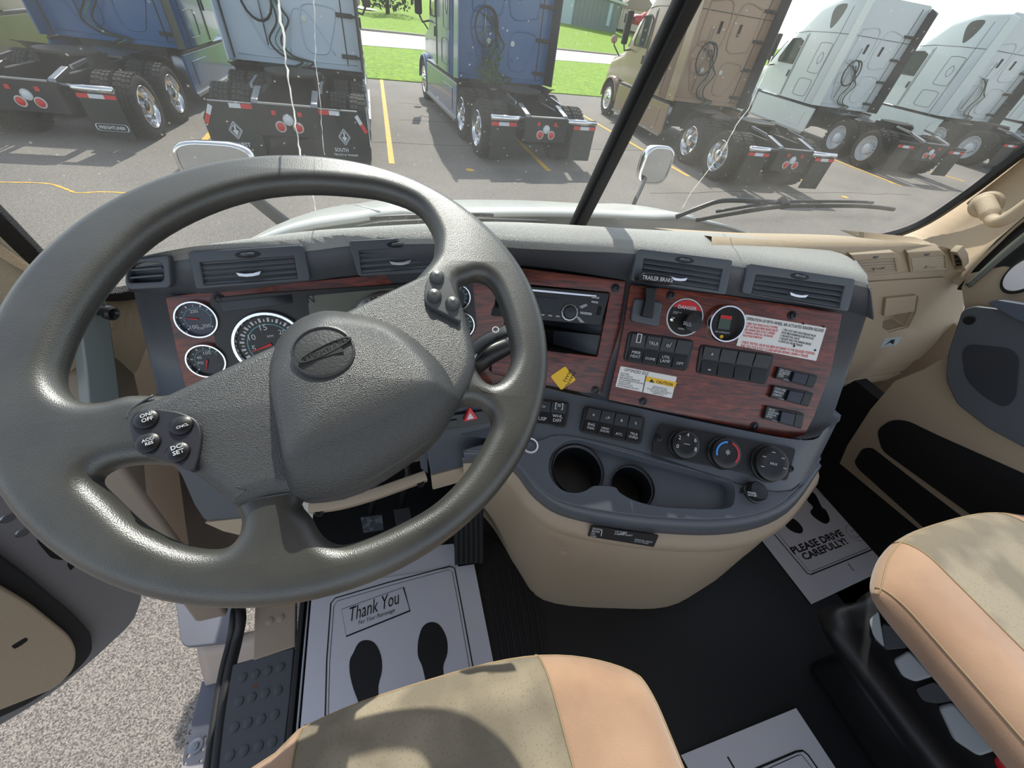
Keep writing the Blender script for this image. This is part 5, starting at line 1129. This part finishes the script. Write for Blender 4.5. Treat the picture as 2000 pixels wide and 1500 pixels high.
slab_uv('glass', pDR, [cm+(p-cm)*.84 for p in ovr], .012, .014, mat('pale_mirror_face', (215, 212, 215), .3), mr, .001)
gh = empty('grab_handle', W(1930, 405, x=.95), 'tan grab handle bolted to the right windscreen pillar', 'handle')
hpth = cr([W(1922, 392, x=.935), W(1932, 412, x=.915), W(1938, 430, x=.90), W(1955, 432, x=.885), W(1985, 415, x=.885), W(2040, 375, x=.885)], 5)
tube('grip', hpth, [.013+.004*(i < 8) for i in range(len(hpth))], m_tan2, gh, 16)
pG = Pl(W(1925, 398, x=.94), (rowc[8]-rowc[4]), (rowa[8]-rowc[8]))
lathe('mount', W(1926, 400, x=.945), (CAM-W(1926, 400, x=.945)), [(.030, -.02), (.029, -.004), (.024, .002), (.014, .002), (.012, -.006), (0, -.006)], m_tan2, gh, 28)
lathe('bolt_recess', W(1930, 396, x=.94), (CAM-W(1930, 396, x=.94)), [(.011, .001), (.010, .002), (0, .002)], m_black, gh, 18)

struct(MB().box((1.25, .1, -.05), (1.28, 1.0, .60)).build('wall_kick_right', m_tan, bevel=.004), 'tan kick wall under the right end of the passenger dash')
struct(MB().box((.995, -1.3, -.05), (1.05, .9, .40)).build('wall_sill_right', m_black), 'dark sill under the passenger door')
struct(MB().box((.75, -1.3, -.05), (1.04, 1.1, 0)).build('floor_right', m_black), 'black floor edge along the passenger door')
# ------------------------------------------------------------------ parked tractors
m_tyre = mat('tyre_rubber', (44, 43, 41), .85, bump=(60, .5, 'far'))
m_frame = mat('chassis_black', (26, 26, 27), .6)
m_ref_r = mat('reflective_red', (200, 40, 40), .4); m_ref_w = mat('reflective_white', (205, 210, 215), .4)
m_tg = mat('truck_window', (38, 58, 54), .08)
def paint(name, c, r=.28): return mat(name, c, r, coat=.5)
def tractor(loc, yaw, label, body, yr=2.3, rimm=None, side=-1, style='columbia', L=1.9, roof=3.95, detail=True, skirt=True, sc=1):
    T = empty('tractor_truck', (0, 0, 0), label, 'truck', 'parked tractor trucks')
    rimm = rimm or m_chrome; mp = body
    def B(name, a, b, m, par=T, bevel=.0): return MB().box(a, b).build(name, m, par, bevel=bevel)
    # wheels
    for (y, dual) in ((0, 1), (1.32, 1), (yr+L+2.2, 0)):
        for s in (-1, 1):
            xs_ = ((1.08, .27), (.76, .27)) if dual else ((1.02, .28),)
            for xi, (xc, w_) in enumerate(xs_):
                r0 = .51
                prof = [(.30, -w_/2+.02), (.42, -w_/2), (.485, -w_/2+.015), (r0, -w_/2+.045)]
                for g_ in (-.06, 0, .06): prof += [(r0, g_-.012), (r0-.012, g_-.008), (r0-.012, g_+.008), (r0, g_+.012)]
                prof += [(r0, w_/2-.045), (.485, w_/2-.015), (.42, w_/2), (.30, w_/2-.02)]
                ty = lathe('tyre', (s*xc, y, r0), (1, 0, 0), prof, m_tyre, T, 36)
                if detail:
                    lg = MB()
                    for k in range(30):
                        a = 2*math.pi*k/30
                        for g_ in (-.1, -.033, .033, .1):
                            c, sn = math.cos(a+.05*(g_ > 0)), math.sin(a+.05*(g_ > 0)); t_ = V((0, -sn, c)); n_ = V((0, c, sn)); o_ = V((s*xc+g_, y, r0))+n_*(r0-.004)
                            lg.prism([o_+V((-.026, 0, 0))-t_*.036, o_+V((.026, 0, 0))-t_*.036, o_+V((.026, 0, 0))+t_*.036, o_+V((-.026, 0, 0))+t_*.036], n_*.014)
                    lg.build('tread_blocks', m_tyre, ty)['kind'] = 'stuff'
                if xi == 0:
                    o_ = s*(xc+w_/2)
                    if dual: pr_ = [(.335, -.01), (.325, .0), (.30, -.03), (.285, -.14), (.16, -.16), (.13, -.10), (.13, -.02), (.10, .0), (0, .0)]
                    else: pr_ = [(.335, -.01), (.325, .0), (.30, -.02), (.27, -.02), (.18, .0), (.12, .03), (.10, .06), (0, .07)]
                    rm_ = lathe('rim', (o_, y, r0), (s, 0, 0), pr_, rimm, ty, 32)
                    hb = MB()
                    for k in range(10):
                        a = 2*math.pi*k/10; hb.lathe((o_-s*(.155 if dual else .01), y+.145*math.cos(a)*(1 if dual else 1.15), r0+.145*math.sin(a)*(1 if dual else 1.15)), (s, 0, 0), [(.02, 0), (.018, .03), (0, .03)], 6)
                    hb.build('lug_nuts', m_steel, ty)
    # chassis
    for s in (-1, 1):
        B('frame_rail', (s*.43-.045, -.9, .74), (s*.43+.045, 7.2, 1.0), m_frame)
        MB().prism([(s*.43-.05, -1.0, .9), (s*.43-.05, -.95, 1.0), (s*.43-.05, -.45, 1.1), (s*.43-.05, -.40, 1.04), (s*.43-.05, -.88, .93)], (.1, 0, 0)).build('tail_ramp', m_steel, T, bevel=.01)
        MB().prism([(s*.5, -.45, 1.12), (s*.5, .1, 1.16), (s*.5, .1, 1.12), (s*.5, -.45, 1.06)], (s*.04, 0, 0)).build('ramp_rail', m_steel, T)
    B('cross_member', (-.48, -1.0, .52), (.48, -.93, .96), m_frame, bevel=.01)
    B('member_cap', (-.38, -1.01, .955), (.38, -.95, .975), m_steel)
    B('axle_housing', (-.9, -.12, .42), (.9, .12, .62), m_frame, bevel=.05); B('axle_housing', (-.9, 1.2, .42), (.9, 1.44, .62), m_frame, bevel=.05)
    lathe('differential', (0, -.25, .5), (0, 1, 0), [(0, 0), (.15, .02), (.24, .15), (.24, .3), (0, .35)], m_frame, T, 18)
    # coupling plate
    fw_ = [V((.48*math.cos(t), .66+.42*math.sin(t), 1.14)) for t in [k*math.pi/16 for k in range(33)] if not (1.42*math.pi < t < 1.58*math.pi)]
    k0_ = [i for i, p in enumerate(fw_)]
    MB().prism(fw_, (0, 0, .05)).build('coupling_plate', mat('greasy_plate', (56, 50, 42), .5, .4), T, bevel=.008)
    for s in (-1, 1): B('coupling_bracket', (s*.4-.05, .4, 1.0), (s*.4+.05, 1.0, 1.14), m_frame)
    # lamps
    zl = .66
    for x, z, r_, m_, nm in ((-.13, zl, .062, m_ref_r, 'tail_lamp'), (.13, zl, .062, m_ref_r, 'tail_lamp'), (0, zl+.1, .062, m_ref_w, 'reverse_lamp')):
        l_ = lathe(nm, (x, -1.0, z), (0, -1, 0), [(r_*1.3, 0), (r_*1.25, .012), (r_, .014), (r_, .008)], mat('lamp_ring', (190, 190, 186), .5), T, 24)
        lathe('lens', (x, -1.0, z), (0, -1, 0), [(r_, .01), (r_*.7, .022), (0, .026)], m_, l_, 24)
    for x in (-.19, .19): B('marker_lamp', (x-.03, -1.015, zl+.16), (x+.03, -.995, zl+.22), m_ref_r)
    # rear bars, flaps
    for s in (-1, 1):
        if style == 'wide':
            P = [(s*.46, -.96, .93), (s*1.08, -.96, .93), (s*1.22, -.96, .70), (s*1.22, -.96, .42), (s*1.2, -.96, .20), (s*.46, -.96, .20)]
            fl_ = MB().prism(P, (0, .012, 0)).build('mud_flap', mat('black_flap', (32, 35, 34), .6, bump=(30, .2)), T, bevel=.003)
            MB().prism([(s*.46, -.975, .935), (s*1.08, -.975, .935), (s*1.08, -.975, .95), (s*.46, -.975, .95)], (0, .04, 0)).build('flap_bar', m_steel, T)
            for (xa, xb, mm) in ((.48, .64, m_ref_r), (.64, .8, m_ref_w)): B('reflective_tape', (min(s*xa, s*xb), -.985, .87), (max(s*xa, s*xb), -.965, .93), mm)
            for t0_, t1_, mm in ((0, .5, m_ref_w), (.5, 1, m_ref_r)):
                a = V((s*1.08, -.985, .90)); b = V((s*1.215, -.985, .66)); d = b-a; q = V((-s*.05, 0, -.03))
                MB().prism([a+d*t0_, a+d*t1_, a+d*t1_+q, a+d*t0_+q], (0, .015, 0)).build('reflective_tape', mm, T)
        else:
            xa, xb = sorted((s*.52, s*1.2))
            tube('rear_bar', [(s*.5, -.93, .90), (s*1.2, -.93, .90)], .052 if style != 'flat' else .03, m_chrome if style != 'flat' else m_frame, T, 14)
            f0, f1 = sorted((s*.66, s*1.2))
            for i_, (u0, u1, mm) in enumerate(((0, .3, m_ref_r), (.3, .7, m_ref_w), (.7, 1, m_ref_r))): B('reflective_tape', (f0+(f1-f0)*u0, -.965, .775), (f0+(f1-f0)*u1, -.945, .835), mm)
            fl_ = B('mud_flap', (f0, -.95, .18), (f1, -.935, .86), mat('black_flap', (32, 35, 34), .6, bump=(30, .2)), bevel=.003)
    # quarter fender ahead of the front drive wheels
    for s in (-1, 1):
        rws = []
        for t in [R(100+k*10) for k in range(-2, 8)]: rws.append([V((s*.6, 1.32-.62*math.cos(t)*-1, .51+.62*math.sin(t))), V((s*1.22, 1.32+.62*math.cos(t), .51+.62*math.sin(t)))])
        rws = [[V((s*.62, 1.32-.60*math.cos(t), .53+.60*math.sin(t))), V((s*1.22, 1.32-.60*math.cos(t), .53+.60*math.sin(t)))] for t in [R(95+k*12) for k in range(7)]]
        loft('quarter_fender', rws, m_frame, T, solid=.01)
    B('underbody_shade_block', (-.8, yr+.05, .5), (.8, yr+L+3.0, 1.15), m_frame)  # black underbody box added to stand in for shade under the cab
    for s in (-1, 1): lathe('fuel_tank', (s*.85, yr+.1, .68), (0, 1, 0), [(0, 0), (.25, .0), (.3, .04), (.3, 1.3), (.25, 1.34), (0, 1.34)], m_steel, T, 24)
    B('deck_plate', (-.42, 1.55, 1.0), (.42, yr-.05, 1.03), m_steel)
    # sleeper and cab body
    y1 = yr+L; zb = 1.12
    def sec(y, w_, z0, z1, rr=.12, n=5):
        P = []
        for (cx, cz, a0_) in ((w_-rr, z1-rr, 0), (-w_+rr, z1-rr, 90)):
            for k in range(n+1):
                a = R(a0_+90*k/n); P.append(V((cx+rr*math.cos(a), y, cz+rr*math.sin(a))))
        return [V((w_, y, z0)), V((w_, y, (z0+z1)/2))]+P+[V((-w_, y, (z0+z1)/2)), V((-w_, y, z0))]
    S = [sec(yr, 1.2, zb, roof, .1), sec(yr+.02, 1.215, zb, roof, .12), sec(yr+.9, 1.22, zb, roof, .14), sec(y1-.1, 1.21, zb, roof-.15, .3), sec(y1+.5, 1.17, zb, roof-.55, .45), sec(y1+1.0, 1.12, zb, 2.95, .4), sec(y1+1.25, 1.10, zb, 2.72, .25), sec(y1+1.85, 1.02, zb, 1.98, .2), sec(y1+2.0, 1.0, .95, 1.9, .2), sec(y1+3.0, .92, .8, 1.72, .25), sec(y1+3.4, .84, .6, 1.5, .3), sec(y1+3.5, .8, .6, 1.3, .2)]
    cb = loft('cab_body', S, mp, T, closed=False)
    mk('rear_wall', [v for v in S[0]], [tuple(range(len(S[0])))], mp, T)
    pw = Pl((0, yr, 0), (1, 0, 0), (0, 0, 1))
    def emboss(pts, wd=.018, m=None, closed=True):
        c = cr([V(p) for p in pts], 4, closed)
        return tube('pressed_rib', [pw.at(p.x, p.y, .002) for p in c], wd, m or mp, T, 6, closed)
    for s in (-1, 1):
        emboss([(s*.18, 1.42), (s*.5, 1.36), (s*.62, 1.5), (s*.80, 1.98), (s*.70, 2.08), (s*.28, 2.08), (s*.16, 1.9)])
        emboss([(s*.12, 2.35), (s*.72, 2.35), (s*.8, 2.45), (s*.8, 3.1), (s*.7, 3.2), (s*.14, 3.2)])
        B('vent_slot', (s*.3-.035, yr-.02, 2.62), (s*.3+.035, yr+.01, 2.86), m_black)
    for x in (-.38, .22): lathe('grommet', (x, yr, 1.86), (0, -1, 0), [(.055, 0), (.05, .012), (0, .014)], mat('pale_grommet', (200, 205, 200), .5), T, 16)
    if style == 'wide':
        emboss([(-.15, 1.3), (.0, 1.9), (.16, 2.0), (.34, 1.9), (.7, 1.35)], .012, None, False)
    emboss([(-1.1, 1.22), (1.1, 1.22)], .012, None, False); emboss([(.92, 1.2), (.92, roof-.1)], .012, m_frame, False)
    for z in (1.32, 1.95, 2.55, 3.15):
        B('latch', (.82, yr-.05, z), (1.12, yr, z+.07), m_frame, bevel=.01); B('latch_arm', (.98, yr-.08, z+.015), (1.2, yr-.02, z+.05), m_frame)
    B('roof_seam', (-1.2, yr-.008, 3.02), (1.2, yr+.01, 3.035), m_frame)
    tube('pogo_stick', [(-.52, yr-.06, 1.4), (-.5, yr-.07, 2.75)], .012, m_steel, T, 6)
    rg = random.Random(len(label))
    for k, (mm) in enumerate((m_rub, mat('green_hose', (50, 110, 70), .5), m_rub)):
        x = -.55+.1*k
        tube('air_hose', cr([V((x, yr-.05, 2.3)), V((x+.22, yr-.1, 2.15-.1*k)), V((x+.3, yr-.16, 1.8)), V((x+.1, yr-.2, 1.5)), V((x+.25, yr-.12, 1.28)), V((x+.6, yr-.08, 1.2)), V((x+.4, yr-.1, 1.1))], 6), .018 if k != 1 else .011, mm, T, 8)
    if detail: tube('coiled_cable', [V((-.52+.26*math.cos(t), yr-.12-.02*t, 2.1+.34*math.sin(t))) for t in [k*.35 for k in range(24)]], .022, m_rub, T, 8)
    # side extenders and skirts
    for s in (-1, 1):
        MB().prism([(s*1.2, yr-.42, 1.15), (s*1.2, yr-.32, roof-.15), (s*1.2, yr, roof-.05), (s*1.2, yr, 1.12)], (s*.03, 0, 0)).build('side_extender', mat('dark_extender', (40, 44, 48), .5) if s > 0 or style == 'gap' else mp, T, bevel=.006)
        B('extender_gap', (s*1.195-.02, yr-.03, 1.15), (s*1.195+.02, yr+.02, roof-.15), m_frame)
        if skirt:
            MB().prism([(s*1.17, yr-.3, .32), (s*1.17, yr-.3, 1.05), (s*1.17, y1+1.35, 1.05), (s*1.17, y1+1.35, .32)], (s*.05, 0, 0)).build('side_skirt', mp, T, bevel=.02)
            MB().prism([(s*1.17, yr-.3, .28), (s*1.17, yr-.3, .34), (s*1.17, y1+1.35, .34), (s*1.17, y1+1.35, .28)], (s*.09, 0, 0)).build('step_rail', m_steel, T)
            B('skirt_seam', (s*1.2-.025, yr-.25, 1.05), (s*1.2+.025, y1+1.35, 1.10), m_frame)
            B('skirt_vent', (s*1.225-.006, yr+.1, .45), (s*1.225+.006, yr+1.1, .9), mp, bevel=.02)
        xs0 = s*1.222
        def ring(y0_, y1_, z0_, z1_, r_=.008, m=None):
            c = cr([V((y0_+.08, z0_)), V((y1_-.08, z0_)), V((y1_, z0_+.1)), V((y1_, z1_-.1)), V((y1_-.08, z1_)), V((y0_+.08, z1_)), V((y0_, z1_-.1)), V((y0_, z0_+.1))], 3, True)
            tube('panel_outline', [V((xs0, p.x, p.y)) for p in c], r_, m or mat('panel_gap', (120, 122, 122), .7), T, 5, True)
        ring(yr+.55, yr+1.25, 1.28, 1.75); ring(yr+.45, yr+1.05, 1.95, 2.75); ring(yr+.62, yr+.82, 2.2, 2.5)
        tube('body_seam', [V((s*1.216, yr, 3.02)), V((s*1.224, yr+.9, 3.02)), V((s*1.21, y1+.1, 3.0)), V((s*1.14, y1+.95, 2.9))], .008, m_frame, T, 5)
        tube('body_seam', [V((s*1.222, yr+.4, 1.15)), V((s*1.222, yr+.4, 3.7))], .007, m_frame, T, 5)
        tube('body_seam', [V((s*1.215, y1-.05, 1.15)), V((s*1.215, y1-.05, 2.95))], .007, m_frame, T, 5)
        P = [V((xs0, yr+.75, 3.72)), V((xs0, yr+1.15, 3.68)), V((xs0, yr+1.22, 3.5)), V((xs0, yr+1.05, 3.2)), V((xs0, yr+.95, 3.12)), V((xs0, yr+.82, 3.25)), V((xs0, yr+.72, 3.5))]
        c = cr(P, 3, True); MB().prism([p+V((-s*.01, 0, 0)) for p in c], (s*.016, 0, 0)).build('roof_window', mat('smoked_pane', (46, 50, 54), .15), T)
        # cab door window follows the cab taper
        def sx_(y): 
            t = max(0, min(1, (y-(y1-.1))/1.35)); return 1.21-.11*t+.006
        P = [(y1+.12, 2.08), (y1+.12, 2.72), (y1+.35, 2.8), (y1+.82, 2.76), (y1+1.18, 2.2), (y1+1.15, 2.08)]
        P3 = [V((s*(sx_(y)), y, z)) for y, z in P]
        MB().prism([p+V((-s*.02, 0, 0)) for p in P3], (s*.026, 0, 0)).build('side_window', m_tg, T)
        tube('window_frame', [p+V((s*.006, 0, 0)) for p in P3], .02, m_frame, T, 6, True)
        tube('body_seam', [V((s*(sx_(y1)+.002), y1+.02, 1.15)), V((s*(sx_(y1)+.002), y1+.02, 2.9))], .007, m_frame, T, 5)
        tube('door_handle', [V((s*1.225, y1+.12, 1.7)), V((s*1.225, y1+.12, 1.9))], .025, m_dark, T, 8)
        mrr = MB().box((s*1.42-.1, y1+1.25, 2.05), (s*1.42+.1, y1+1.37, 2.85)).build('door_mirror', m_dark, T, bevel=.04, seg=3)
        tube('mirror_bracket', [V((s*1.1, y1+1.35, 1.95)), V((s*1.3, y1+1.4, 1.9)), V((s*1.42, y1+1.32, 2.1))], .025, m_frame, T, 8)
        lathe('hood_mirror', (s*1.15, y1+2.7, 2.1), (0, 1, 0), [(0, 0), (.11, .01), (.11, .08), (.05, .13), (0, .14)], mat('amber_white', (190, 160, 140), .3), T, 16)
        tube('mirror_bracket', [V((s*.9, y1+2.6, 1.7)), V((s*1.12, y1+2.72, 1.95)), V((s*1.15, y1+2.72, 2.05))], .02, m_frame, T, 8)
        # front fender arch over the steer wheel
        loft('front_fender', [[V((s*.75, yr+L+2.2-.62*math.cos(t), .53+.62*math.sin(t))), V((s*1.14, yr+L+2.2-.62*math.cos(t), .53+.62*math.sin(t))), V((s*1.18, yr+L+2.2-.60*math.cos(t), .50+.60*math.sin(t)))] for t in [R(k*15) for k in range(13)]], mp, T, solid=.02)
        B('cab_step', (min(s*.85, s*1.2), y1+.15, .38), (max(s*.85, s*1.2), y1+1.25, 1.12), mp, bevel=.02)
        B('step_tread', (s*1.205-.01, y1+.45, .85), (s*1.205+.01, y1+1.05, .98), m_steel)
        B('step_tread', (s*1.205-.01, y1+.45, .45), (s*1.205+.01, y1+1.05, .56), m_steel)
    P = [V((-1.02, y1+1.27, 2.66)), V((1.02, y1+1.27, 2.66)), V((.98, y1+1.86, 2.0)), V((-.98, y1+1.86, 2.0))]
    MB().prism(P, (0, .02, .02)).build('windscreen', m_tg, T)
    T.location = (loc[0], loc[1], GZ); T.rotation_euler = (0, 0, yaw); T.scale = (sc, sc, sc)
    return T
blue = paint('metallic_blue', (6, 82, 138)); wht = paint('cool_white', (200, 208, 210)); tanp = paint('bronze_tan', (150, 120, 94)); wht2 = paint('blue_white', (176, 192, 206)); brn = paint('dark_brown', (66, 46, 38))
m_wrim = mat('white_steel_rim', (200, 205, 210), .4)
TA = tractor((-5.46, 9.75), -.04, 'blue tractor truck at the far left with polished rims and a lettered mud flap', blue, 2.75, sc=.93)
TB = tractor((-1.85, 9.14), 0, 'white tractor truck second from the left with wide black mud flaps', wht2, 1.9, style='wide', rimm=m_wrim)
TC = tractor((2.82, 9.885), .091, 'blue tractor truck in the middle with weeds behind its sleeper', blue, 2.02)
TD = tractor((8.565, 8.743), -.05, 'bronze tan tractor truck right of the windscreen strip', tanp, 3.1)
TE = tractor((16.16, 10.71), -.144, 'white tractor truck right of the tan one with white steel rims', wht, 3.2, style='flat', rimm=m_wrim, sc=1.05)
TF = tractor((23.9, 12.2), -.136, 'white tractor truck second from the right', wht, 1.8, style='flat', rimm=m_wrim, detail=False, sc=1.15)
TG = tractor((32.6, 13.8), -.16, 'white tractor truck at the far right edge, mostly hidden by the pillar', wht, 1.8, style='flat', rimm=m_wrim, detail=False, sc=1.2)
TH = tractor((-9.3, 10.0), .03, 'dark brown tractor truck cut off by the left edge', brn, 2.4, detail=False)
# lettered mud flaps
def onflap(T, s, x, z, hgt, wd, m=m_ref_w, y=-.966):
    pl0 = Pl((0, y, 0), (1, 0, 0), (0, 0, 1)); o = text(s, pl0, V((x-wd/2, z)), V((x+wd/2, z)), m, None, p2=V((x-wd/2, z+hgt)), world=True, bold=.02, h=.001)
    o.parent = T; return o
onflap(TA, 'FREIGHTLINER', .93, .33, .05, .38, y=-.953)
pl0 = Pl((0, -.953, 0), (1, 0, 0), (0, 0, 1)); c = V((.93, .355))
ov = rnd([c+V((-.24, -.055)), c+V((.24, -.055)), c+V((.24, .055)), c+V((-.24, .055))], .05)
o = curvefill('flap_emblem', pl0, ov, [[c+(p-c)*.94 for p in ov]], m_ref_w, None, .002, .0005, off=False); o.parent = TA
for s in (-1, 1):
    pl0 = Pl((0, -.966, 0), (1, 0, 0), (0, 0, 1)); c = V((s*.82, .56))
    for k in (1, .78):
        dm = rnd([c+V((.1, 0))*k, c+V((0, .13))*k, c+V((-.1, 0))*k, c+V((0, -.13))*k], .02)
        o = curvefill('flap_emblem', pl0, dm, [[c+(p-c)*.9 for p in dm]], m_ref_w, None, .002, .0005, off=False); o.parent = TB
    o = slab_uv('flap_emblem', pl0, [c+V((-.045, .0)), c+V((.045, .0)), c+V((.0, -.075))], .001, .002, m_ref_w, None, 0); o.parent = TB
    o = slab_uv('flap_emblem', pl0, [c+V((-.012, .0)), c+V((-.012, .07)), c+V((.012, .07)), c+V((.012, 0))], .001, .002, m_ref_w, None, 0); o.parent = TB
onflap(TB, 'MIDWEST', -.84, .33, .06, .34); onflap(TB, 'SOUTH', .74, .33, .06, .22); onflap(TB, 'TRUCK & TRAILER', .8, .27, .03, .4)
# weeds growing behind the blue sleeper
wd_ = empty('weeds', (2.3, 11.7, -.3), 'green weeds growing up behind the middle blue tractor sleeper', 'weeds'); rg = random.Random(5); vs, fs = [], []
for k in range(420):
    c = V((2.28+rg.gauss(0, .16), 11.62+rg.gauss(0, .06), -.25+abs(rg.gauss(0, .42)))); u = V((rg.gauss(0, 1), rg.gauss(0, 1), rg.gauss(0, 1))).normalized()*.045; v = V((rg.gauss(0, 1), rg.gauss(0, 1), rg.gauss(0, 1))).normalized()*.025
    n = len(vs); vs += [c-u, c+v, c+u, c-v]; fs.append((n, n+1, n+2, n+3))
me = bpy.data.meshes.new('leaves'); me.from_pydata([tuple(v) for v in vs], [], fs); lf = link('leaves', me, mat('weed_green', (48, 92, 34), .8), wd_); lf['kind'] = 'stuff'
tube('stem', [(2.28, 11.62, -.6), (2.26, 11.62, 0), (2.3, 11.6, .5)], .01, mat('weed_green', (0, 0, 0)), wd_, 6)
